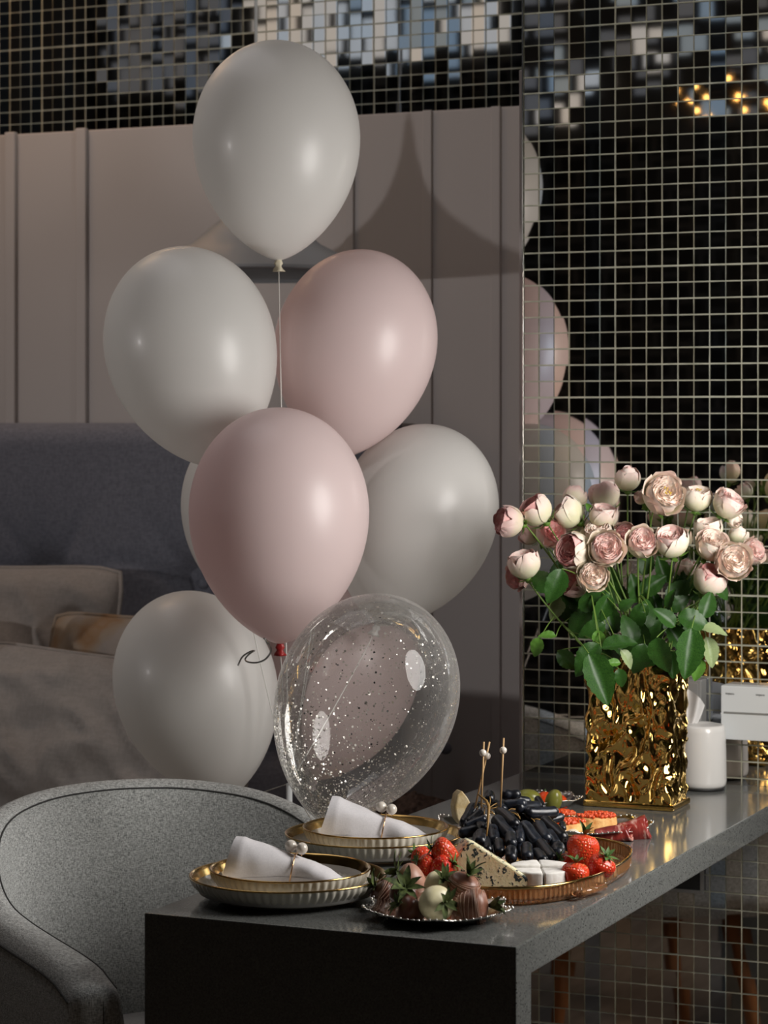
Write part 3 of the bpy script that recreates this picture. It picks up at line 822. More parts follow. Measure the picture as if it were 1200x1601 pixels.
# stand
pt = PX(463, 1290, 3.62); 
stand = thing('balloon_stand', 'slim white balloon stand pole behind the rear plates', 'stand', (POLE_TOP[0], POLE_TOP[1], 0))
obj('pole', tube([Vector((0.006, -0.01, 0.02)), rel(stand, POLE_TOP)], 0.0048, 12), 'white_metal', stand)
obj('base', lathe([(1e-4, 0.0), (0.075, 0.0), (0.075, 0.014), (0.02, 0.024), (1e-4, 0.024)], 40), 'white_metal', stand)

# ------------------------------------------------------------------ plates, napkins, rings
def plate_mesh(rad, h, nrib, base=0.68):
    pr = [(base * rad, 0.0), (base * rad, 0.003), (base * rad + 0.004, 0.0035)]
    for i in range(1, 9):
        t = i / 8; pr.append((base * rad + 0.004 + (rad - base * rad - 0.004) * math.sin(t * PI / 2) ** 0.9, 0.0035 + (h - 0.0035) * (1 - math.cos(t * PI / 2)) ** 0.8))
    n = nrib * 6
    def md(r_, z, a, k):
        if 3 <= k <= 9: return r_ * (1 - 0.020 * (0.5 + 0.5 * math.cos(a * nrib)) ** 1.5)
        return r_
    out = lathe(pr, n, md, False)
    inn = [(rad - 0.0012, h + 0.0006), (rad - 0.003, h - 0.0002), (rad - 0.005, h - 0.004), (rad - 0.009, h - 0.012), (rad * 0.90, 0.0085), (rad * 0.84, 0.0062), (rad * 0.5, 0.0056), (1e-4, 0.0055)]
    return me_from(*out), me_from(*lathe(inn, 96, None, False)), me_from(*tube([((rad - 0.001) * math.cos(2 * PI * i / 96), (rad - 0.001) * math.sin(2 * PI * i / 96), h) for i in range(97)], 0.00135, 8, False)), \
        me_from(*lathe([(rad - 0.0016, h + 0.0011), (rad - 0.0032, h + 0.0004), (rad - 0.0052, h - 0.0036), (rad - 0.0085, h - 0.0100)], 96, None, False))
big = plate_mesh(0.1235, 0.0285, 72)
small = plate_mesh(0.1005, 0.031, 60)
def fixcap(me):
    return me
def plate(label, meshes, loc, group):
    p = thing('plate', label, 'plate', loc, None, group)
    obj('body', meshes[0], 'porcelain', p); obj('well', meshes[1], 'porcelain_in', p)
    r_ = obj('rim', meshes[2], 'gold_rim', p); obj('rim_band', meshes[3], 'gold_rim', r_)
    return p
def table_at(px, py, z): 
    p = TZ(px, py, z); return p
p1 = TZ(450, 1367, TT + 0.0285); p1.z = TT + 0.0002
p2 = TZ(585, 1302, TT + 0.0285); p2.z = TT + 0.0002
plate('ribbed cream dinner plate with gold rim at the counter end, under the front napkin', big, p1, 'gold rimmed plates')
plate('ribbed cream dinner plate with gold rim, rear one below the confetti balloon', big, p2, 'gold rimmed plates')
s1 = p1 + Vector((0.004, -0.002, 0.0062)); s2 = p2 + Vector((0.002, 0.0, 0.0062))
# the side plates stand on the wells of the dinner plates
plate('smaller gold-rimmed plate stacked on the front dinner plate', small, s1, 'gold rimmed side plates')
plate('smaller gold-rimmed plate stacked on the rear dinner plate', small, s2, 'gold rimmed side plates')

def napkin(label, rlabel, plc, yaw, seed):
    """a cloth rolled into a cone: wide open end to the left, pinched by the ring, flat tail to the right"""
    L = 0.162
    sec = [  # s, half width (y), height, lift, twist
        (0.00, 0.030, 0.064, 0.0), (0.12, 0.032, 0.063, 0.0), (0.30, 0.030, 0.055, 0.0), (0.45, 0.025, 0.047, 0.0),
        (0.54, 0.0215, 0.041, 0.0), (0.60, 0.0215, 0.038, 0.0), (0.72, 0.027, 0.032, 0.0), (0.85, 0.028, 0.022, 0.0), (0.95, 0.020, 0.011, 0.0), (1.0, 0.010, 0.004, 0.0)]
    def S(s, j): return interp([(q[0], q[j]) for q in sec], s)
    n = 40; ns_ = 34
    def P_(s, a, k=1.0):
        hw = S(s, 1) * k; h = S(s, 2) * k
        c_, s_ = math.cos(a), math.sin(a)
        y = hw * (abs(c_) ** 0.8) * (1 if c_ > 0 else -1)
        zz = h / 2 + h / 2 * (abs(s_) ** 0.85) * (1 if s_ > 0 else -1)
        zz += S(s, 2) * (1 - k) / 2
        fold = 0.0022 * math.sin(3 * a + 6 * s + seed) * (1 - s) + 0.0014 * mnoise.noise(Vector((s * 6, c_ * 2, seed)))
        x = -L / 2 + L * s
        if s < 0.3: x += (0.3 - s) / 0.3 * (0.020 * (zz / 0.062) )      # raked open end
        return Vector((x, y + fold, max(0.0004, zz + fold * (0.6 if zz > 0.004 else 0))))
    mb = MB()
    v, f = gridf(n, ns_, lambda u, w_: P_(w_, u * 2 * PI), True); mb.add(v, f)
    # inner spiral layers of the roll seen at the open end
    v, f = gridf(n, 10, lambda u, w_: P_(w_ * 0.5, u * 2 * PI, 0.90 - 0.1 * (u)), True); mb.add(v, [tuple(reversed(q)) for q in f])
    v, f = gridf(n, 4, lambda u, w_: P_(0.0, u * 2 * PI, 1.0 - (0.10 + 0.1 * u) * w_), True); mb.add(v, [tuple(reversed(q)) for q in f])
    mb.f.append(tuple((ns_ - 1) * n + i for i in range(n)))
    # overlapping flap along the front
    v, f = gridf(14, 20, lambda u, w_: P_(0.02 + w_ * 0.9, R(215) + u * R(60) - w_ * R(40), 1.0) + Vector((0, -0.0012 - 0.001 * u, 0.0010)), False); mb.add(v, f)
    q = zrot(yaw)
    nk = thing('napkin', label, 'napkin', plc, q)
    obj('cloth', mb.mesh(), 'napkin', nk)
    sr = 0.565
    rg = thing('napkin_ring', rlabel, 'napkin ring', plc + q @ Vector((-L / 2 + L * sr, 0, 0)), q)
    pts = []
    for i in range(41):
        a = 2 * PI * i / 40
        pts.append((0.004 * math.sin(a), 0.0238 * math.cos(a), max(0.0012, 0.0205 + 0.0222 * math.sin(a))))
    obj('band', tube(pts, 0.0010, 8, False), 'ring_gold', rg)
    pe = me_from(*sphere(0.0076, 24, 16))
    for dx, dy, dz in ((-0.003, 0.004, 0.0510), (0.0115, -0.003, 0.0490)):
        po = obj('pearl', pe, 'pearl', rg, (dx, dy, dz))
        obj('wire', tube([(0, 0, -0.0092), (0, 0, -0.006)], 0.0009, 6), 'ring_gold', po)
napkin('white cloth napkin rolled in a ring on the front plates', 'pearl napkin ring on the front napkin', s1 + Vector((-0.008, 0.0, 0.0062)), R(20), 0.7)
napkin('white cloth napkin rolled in a ring on the rear plates', 'pearl napkin ring on the rear napkin', s2 + Vector((0.0, 0.0, 0.0062)), R(20), 2.9)
# ------------------------------------------------------------------ trays
def se(a, n):                  # superellipse unit point
    c_, s_ = math.cos(a), math.sin(a)
    return (abs(c_) ** (2 / n)) * (1 if c_ >= 0 else -1), (abs(s_) ** (2 / n)) * (1 if s_ >= 0 else -1)
PLC = Vector((-1.109, 2.978, TT + 0.0004)); PAX, PAY, PN = 0.124, 0.198, 2.5
platter = thing('glass_platter', 'amber ribbed glass platter with gold rim holding grapes and cheese', 'platter', PLC)
def ring_pts(ax, ay, z, n=120, mod=0.0):
    out = []
    for i in range(n):
        a = 2 * PI * i / n; x, y = se(a, PN)
        k = 1 + mod * (1 if i % 2 else -1)
        out.append((x * ax * k, y * ay * k, z))
    return out
levels = [ring_pts(PAX - 0.010, PAY - 0.010, 0.0, 240), ring_pts(PAX - 0.003, PAY - 0.003, 0.002, 240, 0.004), ring_pts(PAX, PAY, 0.008, 240, 0.005), ring_pts(PAX, PAY, 0.021, 240, 0.005),
          ring_pts(PAX - 0.003, PAY - 0.003, 0.021, 240), ring_pts(PAX - 0.004, PAY - 0.004, 0.008, 240), ring_pts(PAX - 0.010, PAY - 0.010, 0.0055, 240)]
v = [p for l_ in levels for p in l_]; f = []
for k in range(len(levels) - 1):
    for i in range(240):
        a = k * 240 + i; b = k * 240 + (i + 1) % 240; f.append((a, b, b + 240, a + 240))
f.append(tuple(range(239, -1, -1))); f.append(tuple(6 * 240 + i for i in range(240)))
obj('dish', me_from(v, f, False), 'amber', platter)
rp_ = ring_pts(PAX + 0.0002, PAY + 0.0002, 0.0222, 120); rp_.append(rp_[0])
obj('rim', tube(rp_, 0.0021, 8, False), 'gold_rim', platter)
for an in (R(-22), R(158)):
    for da in (R(-9), R(9)):
        x, y = se(an + da, PN)
        obj('handle_lug', tube([(x * PAX * 0.99, y * PAY * 0.99, 0.009), (x * (PAX + 0.008), y * (PAY + 0.008), 0.009), (x * (PAX + 0.012), y * (PAY + 0.012), 0.009)], [0.004, 0.004, 0.0052], 10), 'amber', platter)
    a0 = se(an - R(9), PN); a1 = se(an + R(9), PN)
    obj('handle_bar', tube([(a0[0] * (PAX + 0.012), a0[1] * (PAY + 0.012), 0.009), (a1[0] * (PAX + 0.012), a1[1] * (PAY + 0.012), 0.009)], 0.0042, 10), 'amber', platter)

def foil_tray(label, c, rad, spin, nl=9):
    t = thing('foil_tray', label, 'tray', c, zrot(spin), 'scalloped silver foil trays')
    def md(r_, z, a, k):
        w_ = [0, 0, 0.01, 0.035, 0.06, 0.07, 0.07, 0.06, 0.03, 0.01, 0, 0][k]
        return r_ * (1 + w_ * math.cos(nl * a)) * (1 + (0.006 * math.cos(6 * nl * a) if 3 < k < 8 else 0))
    pr = [(1e-4, 0.0), (0.60 * rad, 0.0), (0.70 * rad, 0.002), (0.84 * rad, 0.009), (0.93 * rad, 0.0115), (0.96 * rad, 0.0125), (0.96 * rad, 0.0135), (0.93 * rad, 0.0130), (0.83 * rad, 0.0102), (0.69 * rad, 0.0034), (0.60 * rad, 0.0015), (1e-4, 0.0015)]
    v, f = lathe(pr, 216, md)
    v = [(x, y, z + (0.0022 * math.cos(nl * math.atan2(y, x)) * (math.hypot(x, y) / rad) ** 4 if math.hypot(x, y) > 0.7 * rad else 0) + 0.0005) for x, y, z in v]
    obj('dish', (v, f), 'silver', t)
    bead = MB()
    sv, sf = sphere(0.0016, 8, 5)
    nb = 8 * nl
    for i in range(nb):
        a = 2 * PI * i / nb; rr = 0.955 * rad * (1 + 0.07 * math.cos(nl * a))
        z = 0.0138 + 0.0022 * math.cos(nl * a) * 0.9
        bead.add([(x + rr * math.cos(a), y + rr * math.sin(a), q + z) for x, y, q in sv], sf)
    obj('beaded_edge', bead, 'silver', t)
    return t
def on_table(px, py, zz=0.005): 
    p = TZ(px, py, TT + zz); p.z = TT + 0.0002; return p
T1 = on_table(684, 1426, 0.007); T2 = on_table(925, 1295, 0.007); T3 = on_table(752, 1291, 0.007); T4 = on_table(850, 1253, 0.007)
foil_tray('scalloped silver tray of chocolate strawberries at the counter edge', T1, 0.089, 0.2)
foil_tray('scalloped silver tray under the cured ham and caviar toasts', T2, 0.088, 0.5)
foil_tray('scalloped silver tray behind the rear plates, under the yellow cheese chunk', T3, 0.073, 0.1)
foil_tray('small scalloped silver dish of olives in front of the gold vase', T4, 0.058, 0.3, 7)

# ------------------------------------------------------------------ strawberries
def berry_profile(n=16):
    pr = []
    for k in range(n + 1):
        t = k / n
        z = 1.0 - 2.25 * t
        r_ = math.sin(min(1, t * 1.02) ** 0.62 * PI) ** 0.72 * 1.0 if t < 1 else 0
        pr.append((max(1e-3, r_), z))
    return list(reversed(pr))
BV, BF = lathe(berry_profile(), 28)
leaf_v, leaf_f = gridf(3, 6, lambda u, v_: ((u - 0.5) * 0.34 * math.sin(PI * (0.12 + 0.88 * v_)) , v_ * 1.0, 0.22 * v_ - 0.30 * v_ * v_ + 0.08 * abs(u - 0.5)))
def sub_berry(par, r_, m, leafm, seed, nleaf=7, leaf_len=1.1, up=0.35, drz=None, coat=False):
    rnd = random.Random(seed)
    vv = []
    for (x, y, z) in BV:
        k = 1 + 0.07 * mnoise.noise(Vector((x * 1.1 + seed, y * 1.1, z * 1.1)))
        vv.append((x * r_ * k, y * r_ * k, z * r_ * k))
    obj('chocolate_coat' if coat else 'berry', (vv, BF), m, par)
    for i in range(nleaf):
        a = 2 * PI * i / nleaf + rnd.uniform(-0.2, 0.2)
        L = leaf_len * r_ * rnd.uniform(0.8, 1.15)
        curl = rnd.uniform(up - 0.35, up + 0.45)
        q = Quaternion((0, 0, 1), a) @ Quaternion((1, 0, 0), curl)
        lv = [(x * L * 1.05, y * L, z * L) for x, y, z in leaf_v]
        obj('leaf', (lv, leaf_f), leafm, par, (0, 0, 0.93 * r_), q)
    obj('stalk', tube([(0, 0, 0.9 * r_), (0.05 * r_, 0, 1.25 * r_)], 0.07 * r_, 6), leafm, par)
    if drz:
        mb = MB()
        for k in range(12):
            z = r_ * (0.72 - 1.75 * k / 11)
            t = (1.0 - z / r_) / 2.25
            rad = math.sin(min(1, t * 1.02) ** 0.62 * PI) ** 0.72 * r_ * 1.045
            if rad < 0.2 * r_: continue
            pts = [(rad * math.cos(2 * PI * i / 28), rad * math.sin(2 * PI * i / 28), z + 0.10 * r_ * math.sin(2 * PI * i / 28 + k)) for i in range(29)]
            vv, ff = tube(pts, 0.00055, 5, False); mb.add(vv, ff)
        obj('drizzle', mb, drz, par)
def strawberry(label, px, py, d, r_, dirv, seed, up=0.35, z=None):
    p = PX(px, py, d)
    s = thing('strawberry', label, 'strawberry', p, align(camdir(*dirv), seed), 'fresh strawberries on the platter')
    sub_berry(s, r_, 'strawberry', 'calyx', seed, 8, 0.9, up)
    return s
strawberry('fresh strawberry lying sideways on top of the left berry heap, beside the blue cheese', 694, 1331, 3.055, 0.0165, (-0.9, 0.25, 0.1), 1)
strawberry('fresh strawberry at the far left of the left heap', 661, 1343, 3.10, 0.0150, (-0.6, 0.3, -0.6), 2)
strawberry('fresh strawberry low in the left heap, behind the dipped berries', 668, 1354, 3.05, 0.0145, (-0.8, 0.5, 0.1), 3)
strawberry('dark red strawberry wedged against the blue cheese', 690, 1358, 3.04, 0.0165, (0.8, 0.4, 0.2), 4)
strawberry('large upright strawberry on top of the right berry heap', 910, 1330, 3.14, 0.0215, (0.15, 0.95, -0.1), 5, 0.75)
strawberry('strawberry at the platter rim, next to the white brie', 898, 1370, 3.075, 0.0178, (0.1, 0.9, 0.0), 6, 0.55)
strawberry('rightmost strawberry against the gold rim', 938, 1357, 3.105, 0.0180, (0.35, 0.75, 0.25), 7, 0.5)
strawberry('strawberry half hidden behind the rightmost ones', 886, 1352, 3.16, 0.014, (-0.7, 0.6, 0.3), 8)

def dipped(label, m, leafm, px, py, d, r_, dirv, seed, drz=None, up=0.55, ll=1.35, nl=8):
    p = PX(px, py, d)
    s = thing('dipped_strawberry', label, 'dipped strawberry', p, align(camdir(*dirv), seed * 0.7), 'chocolate dipped strawberries')
    sub_berry(s, r_, m, leafm, seed + 20, nl, ll, up, drz, True)
dipped('dark chocolate strawberry at the left end of the tray, leaves pointing left', 'choc_dark', 'calyx_dark', 603, 1398, 2.975, 0.0165, (-0.75, 0.6, 0.1), 1, 'drizzle')
dipped('milk chocolate strawberry at the back left, below the red berries', 'choc_pale', 'calyx_dark', 643, 1377, 3.00, 0.0195, (-0.8, 0.45, 0.0), 2)
dipped('dark chocolate strawberry under big green leaves in the middle of the tray', 'choc_dark', 'calyx_dark', 630, 1402, 2.93, 0.0175, (0.1, 0.75, 0.6), 3, None, 0.3, 1.7)
dipped('white chocolate strawberry in front, leaves facing out', 'choc_white', 'calyx_dark', 678, 1414, 2.885, 0.0215, (0.55, 0.25, 0.75), 4, None, 0.35, 1.05, 7)
dipped('white chocolate strawberry behind the front white one', 'choc_white', 'calyx_dark', 682, 1386, 2.965, 0.0175, (0.3, 0.4, 0.4), 5, None, 0.5, 1.3)
dipped('milk chocolate strawberry at the back right, in front of the blue cheese', 'choc', 'calyx_dark', 722, 1390, 2.955, 0.0195, (0.35, 0.85, 0.2), 6, 'drizzle', 0.75, 1.4)
dipped('milk chocolate strawberry with pale drizzle at the right end of the tray', 'choc', 'calyx_dark', 736, 1418, 2.885, 0.0212, (0.95, 0.1, 0.1), 7, 'drizzle', 0.75, 1.1)
dipped('dark chocolate strawberry low at the front left of the tray', 'choc_dark', 'calyx_dark', 641, 1424, 2.895, 0.0165, (-0.5, 0.3, 0.2), 8)

# ------------------------------------------------------------------ grapes
gb0 = PX(800, 1335, 3.22); gb0.z = TT + 0.006
bunch = thing('grape_bunch', 'bunch of long black grapes heaped on the glass platter', 'grapes', gb0)
def grape_mesh(L, r_, seed):
    # capsule with a dimpled tip
    pr = []
    n = 8
    for k in range(n + 1):
        a = -PI / 2 + PI / 2 * k / n
        pr.append((max(1e-5, math.cos(a) * r_), math.sin(a) * r_))
    for k in range(1, 5): pr.append((r_ * (1 + 0.05 * math.sin(k * 1.7 + seed)), L * k / 5))
    for k in range(n + 1):
        a = PI / 2 * k / n
        pr.append((max(1e-5, math.cos(a) * r_), L + math.sin(a) * r_ * (0.95 if k < n - 1 else (0.86 if k < n else 0.72))))
    v, f = lathe(pr, 16)
    bend = 0.10 * math.sin(seed * 3.3)
    v = [(x + bend * r_ * math.sin(PI * max(0, min(1, z / max(L, 1e-5)))), y, z) for x, y, z in v]
    return me_from(v, f)
glist = [(205, 380, 275, 245, 45), (255, 370, 335, 300, 40), (200, 470, 340, 440, 48), (235, 405, 370, 350, 36), (322, 500, 310, 580, 42), (392, 530, 412, 620, 42),
         (425, 130, 430, 165, 42), (575, 128, 665, 128, 45), (590, 218, 720, 210, 42), (700, 245, 850, 235, 47), (790, 290, 995, 285, 52), (525, 225, 545, 260, 42),
         (530, 290, 650, 395, 52), (500, 365, 605, 490, 55), (612, 500, 625, 565, 46), (690, 445, 692, 545, 46), (455, 445, 470, 540, 52), (510, 560, 522, 640, 45),
         (620, 630, 622, 690, 50), (745, 420, 850, 560, 58), (865, 405, 935, 520, 52), (890, 570, 985, 695, 48), (930, 375, 1075, 510, 55), (965, 480, 1020, 570, 45),
         (1040, 605, 1040, 650, 58), (1080, 395, 1082, 430, 30), (1115, 550, 1130, 600, 36), (760, 600, 765, 680, 50), (335, 400, 385, 430, 42), (850, 650, 905, 715, 46),
         (470, 210, 560, 300, 38), (640, 170, 760, 190, 40), (860, 170, 900, 240, 30), (980, 350, 1060, 330, 36), (240, 330, 330, 230, 40), (560, 420, 640, 450, 44),
         (690, 330, 820, 400, 44), (300, 450, 420, 470, 40), (700, 560, 720, 660, 46), (460, 620, 470, 690, 44)]
rnd = random.Random(5)
for i, (xa, ya, xb, yb, r_) in enumerate(glist):
    front = i < 30
    def at(x, y, extra=0.0):
        px, py = 690 + x / 5.714, 1220 + y / 5.714
        d = 3.135 + 0.20 * max(0, (1345 - py) / 100.0) ** 0.9 + (0.0 if front else 0.03) + extra + 0.05 * abs((px - 800) / 90) ** 2
        return PX(px, py, d), d
    ex = rnd.uniform(-0.006, 0.006)
    a, da = at(xa, ya, ex); b, db = at(xb, yb, ex + rnd.uniform(-0.012, 0.012))
    rr = 1.1 * r_ / 5.714 * da / F
    if (b - a).length < 0.012: b = a + Vector((0, 0, -1)).lerp(VIEW, 0.6).normalized() * 0.014
    obj('grape', grape_mesh((b - a).length, rr, i), 'grape', bunch, a - gb0, align(b - a, i * 1.1))
for i in range(14):              # grapes inside the heap carry the visible ones
    a = Vector((gb0[0] + rnd.uniform(-0.055, 0.05), gb0[1] + rnd.uniform(-0.02, 0.09), TT + 0.018 + rnd.uniform(0, 0.03)))
    dv = Vector((rnd.uniform(-1, 1), rnd.uniform(-1, 1), rnd.uniform(-0.1, 0.1))).normalized()
    obj('grape', grape_mesh(0.022, 0.0085, i), 'grape', bunch, a - gb0, align(dv, i))
def gp(x, y, d): return PX(690 + x / 5.714, 1220 + y / 5.714, d) - gb0
obj('stem', tube([gp(400, 500, 3.16), gp(410, 420, 3.165), gp(417, 330, 3.17), gp(422, 240, 3.18), gp(400, 185, 3.19), gp(330, 128, 3.20)], [0.0011, 0.0014, 0.0018, 0.0022, 0.0019, 0.0013], 8), 'grape_stem', bunch)
for pts in ([(420, 250), (470, 215), (510, 200)], [(420, 255), (480, 245), (505, 235)], [(425, 240), (435, 180), (430, 140)], [(415, 260), (385, 240), (380, 300)], [(418, 270), (450, 280), (475, 310)],
            [(395, 500), (375, 495), (360, 505)], [(595, 270), (620, 255), (660, 258)], [(600, 280), (650, 295), (700, 330)], [(640, 290), (680, 300), (700, 345)], [(800, 340), (820, 355), (830, 370)],
            [(820, 350), (850, 345), (880, 352)], [(330, 200), (355, 205), (390, 215)], [(410, 300), (450, 290), (475, 310)]):
    obj('stemlet', tube([gp(x, y, 3.155 + 0.17 * max(0, (1345 - (1220 + y / 5.714)) / 100.0)) for x, y in pts], 0.0008, 6), 'grape_stem', bunch)

# ------------------------------------------------------------------ cheeses
def extrude_poly(pts_px, d, depth, bev=0.002, yaw=0.0):
    pts = [PX(x, y, d) for x, y in pts_px]
    c = sum(pts, Vector((0, 0, 0))) / len(pts)
    dirv = Matrix.Rotation(yaw, 3, 'Z') @ VIEW
    bm = bmesh.new()
    a = [bm.verts.new(p - c) for p in pts]; b = [bm.verts.new(p - c + dirv * depth) for p in pts]
    n = len(pts)
    bm.faces.new(list(reversed(a))); bm.faces.new(b)
    for i in range(n): bm.faces.new((a[i], a[(i + 1) % n], b[(i + 1) % n], b[i]))
    bmesh.ops.recalc_face_normals(bm, faces=bm.faces)
    bmesh.ops.bevel(bm, geom=list(bm.edges), offset=bev, segments=2, profile=0.5, affect='EDGES')
    m = bpy.data.meshes.new('mesh'); bm.to_mesh(m); bm.free()
    return m, c
m_, c_ = extrude_poly([(711, 1344), (722, 1327), (733, 1316), (741, 1318), (829, 1374), (831, 1391), (735, 1396), (715, 1372)], 3.055, 0.035, 0.0025, R(8))
tag(obj('blue_cheese', m_, 'blue_cheese', None, c_), 'wedge of yellow cheese with blue veins leaning in front of the grapes', 'cheese')
BC = PX(845, 1372, 3.09)
bz0 = TT + 0.0065
def brie_wedge(a0, a1, R_, h, sq):
    n = 8; bm = bmesh.new()
    pts = [(0, 0)] + [(R_ * math.cos(a0 + (a1 - a0) * i / n), R_ * math.sin(a0 + (a1 - a0) * i / n)) for i in range(n + 1)]
    lo = [bm.verts.new((x, y, 0)) for x, y in pts]; hi = [bm.verts.new((x * sq, y * sq, h)) for x, y in pts]
    k = len(pts)
    bm.faces.new(list(reversed(lo))); bm.faces.new(hi)
    for i in range(k): bm.faces.new((lo[i], lo[(i + 1) % k], hi[(i + 1) % k], hi[i]))
    bmesh.ops.bevel(bm, geom=list(bm.edges), offset=0.0022, segments=2, profile=0.6, affect='EDGES')
    m = bpy.data.meshes.new('mesh'); bm.to_mesh(m); bm.free()
    for q in m.vertices:
        nn = mnoise.noise(q.co * 90 + Vector((a0, 0, 0))); q.co = q.co + Vector((nn * 0.0009, mnoise.noise(q.co * 80) * 0.0009, nn * 0.0008 if q.co.z > 0.01 else 0))
    m.polygons.foreach_set('use_smooth', [True] * len(m.polygons)); return m
bl = ['left front wedge of white rind brie, touching the blue cheese', 'right front wedge of white rind brie, beside the strawberry', 'right rear wedge of white rind brie, against the grapes', 'left rear wedge of white rind brie, against the grapes']
for i in range(4):
    a0 = TH + R(-178 + 90 * i); a1 = a0 + R(89)
    am = (a0 + a1) / 2
    o = obj('brie_wedge', brie_wedge(a0, a1, 0.040, 0.0215 + (0.003 if i > 1 else 0), 0.985), 'brie', None, (BC[0] + 0.0004 * math.cos(am), BC[1] + 0.0004 * math.sin(am), bz0))
    tag(o, bl[i], 'cheese', 'brie wedges')
m_, c_ = extrude_poly([(711, 1262), (715, 1243), (722, 1236), (731, 1247), (739, 1262), (733, 1290), (722, 1291), (714, 1281)], 3.45, 0.02, 0.002, R(20))
o = obj('cheese_chunk', m_, 'hard_cheese', None, c_); tag(o, 'rough yellow chunk of hard cheese left of the grapes', 'cheese')
o = obj('mozzarella_ball', sphere(0.0125, 20, 14), 'mozzarella', None, PX(894, 1309, 3.46)); tag(o, 'cream mozzarella ball between grapes and caviar toast', 'cheese')

# ------------------------------------------------------------------ olives, tomatoes
sv, sf = sphere(1, 24, 16)
ol_me = me_from([(x * 0.013, y * 0.013, z * 0.0195) for x, y, z in sv], sf)
for lab, px, py, d, dv in (('green olive lying behind the topmost grape', 826, 1247, 3.74, (0.97, -0.1, 0.2)), ('green olive right of the grapes, leaning upright', 865, 1252, 3.72, (0.2, 0.8, 0.4)), ('green olive peeking out low behind the topmost grape', 816, 1255, 3.70, (0.9, 0.1, 0.4))):
    tag(obj('olive', ol_me, 'olive', None, PX(px, py, d), align(camdir(*dv))), lab, 'olive', 'olives')
to_me = me_from(*sphere(0.0135, 24, 16))
for lab, px, py, d in (('orange red cherry tomato between the two green olives', 851, 1251, 3.775), ('orange red cherry tomato right of the green olives', 874, 1256, 3.76)):
    t = thing('cherry_tomato', lab, 'tomato', PX(px, py, d), None, 'cherry tomatoes')
    obj('fruit', to_me, 'tomato', t); obj('stalk', tube([(0, 0, 0.012), (0.001, 0, 0.017)], 0.001, 6), 'calyx', t)

# ------------------------------------------------------------------ caviar toasts
def toast(label, px, py, d, rx, ry, h, yaw, seed):
    rnd = random.Random(seed)
    p = PX(px, py, d)
    t = thing('caviar_toast', label, 'toast', p, zrot(TH + yaw), 'caviar toasts')
    def md(r_, z, a, k): return r_ * (1 + 0.05 * mnoise.noise(Vector((math.cos(a) * 2, math.sin(a) * 2, z * 60 + seed))))
    v, f = lathe([(1e-4, 0), (0.92, 0.0), (0.99, 0.12), (1.0, 0.5), (0.98, 0.9), (0.92, 1.0), (1e-4, 1.0)], 40, md)
    obj('bread', ([(x * rx, y * ry, z * h) for x, y, z in v], f), 'bread', t)
    mb = MB(); bv, bf = sphere(0.0026, 10, 6)
    for k in range(120):
        a = rnd.random() * 2 * PI; rr = math.sqrt(rnd.random()) * 0.93
        c = Vector((rr * rx * math.cos(a), rr * ry * math.sin(a), h + 0.0015 + 0.004 * (1 - rr * rr) * rnd.random()))
        mb.add([Vector(q) + c for q in bv], bf)
    o = obj('caviar', mb, 'caviar', t); o['kind'] = 'stuff'
toast('round toast topped with red caviar, right one beside the ham', 932, 1304, 3.53, 0.030, 0.025, 0.026, 0, 1)
toast('round toast topped with red caviar, left one behind the big strawberry', 886, 1312, 3.48, 0.028, 0.023, 0.024, 0.3, 2)
toast('round toast topped with red caviar, rearmost below the olive', 876, 1285, 3.62, 0.024, 0.018, 0.012, -0.2, 3)

# ------------------------------------------------------------------ cured ham
def ham_roll(label, pts, r0, r1, turns, seed):
    a, b = pts; a, b = Vector(a), Vector(b)
    L = (b - a).length
    def fn(u, v_):
        an = u * turns * 2 * PI
        rad = (r0 + (r1 - r0) * v_) * (0.45 + 0.55 * u) 
        z = v_ * L + 0.003 * math.sin(an * 1.3 + seed) * v_ + 0.0035 * mnoise.noise(Vector((u * 6, v_ * 3, seed)))
        rad *= 1 + 0.13 * mnoise.noise(Vector((math.cos(an) * 1.6 + seed, math.sin(an) * 1.6, v_ * 2)))
        return Vector((rad * math.cos(an), rad * math.sin(an) * 0.75, z))
    v, f = gridf(60, 16, fn)
    mb = MB().add(v, f)
    v2 = [Vector(q) * 1.0 + Vector((0, 0, 0.0)) for q in v]
    me = mb.mesh()
    o = obj('ham_roll', me, 'ham', None, a, align(b - a, seed))
    md_ = o.modifiers.new('thickness', 'SOLIDIFY'); md_.thickness = 0.0011; md_.offset = 0
    tag(o, label, 'ham', 'rolled cured ham slices')
ham_roll('rolled slice of cured ham, left one next to the caviar toast', (PX(932, 1307, 3.46), PX(984, 1300, 3.45)), 0.0150, 0.0165, 1.8, 0.4)
ham_roll('fanned slice of cured ham at the right end of the tray', (PX(966, 1303, 3.47), PX(1011, 1292, 3.47)), 0.019, 0.0245, 1.7, 2.2)

# ------------------------------------------------------------------ skewers
for lab, a, b, pe, d0 in (('bamboo skewer with pearl bead, upright left one of the crossed pair', (756, 1160), (752, 1262), (754.5, 1177), 3.24), ('bamboo skewer with pearl bead, tilted one of the crossed pair', (765, 1160), (742, 1264), (761, 1182), 3.25), ('bamboo skewer with pearl bead standing alone on the right', (787, 1154), (782, 1262), (786.3, 1173), 3.24)):
    A, B = PX(*a, d0), PX(*b, d0 + 0.01)
    s = thing('skewer', lab, 'skewer', B, None, 'pearl topped bamboo skewers')
    obj('stick', tube([Vector((0, 0, 0)), A - B], 0.0013, 8), 'bamboo', s)
    obj('pearl', sphere(0.0049, 18, 12), 'pearl', s, PX(*pe, d0) - B)

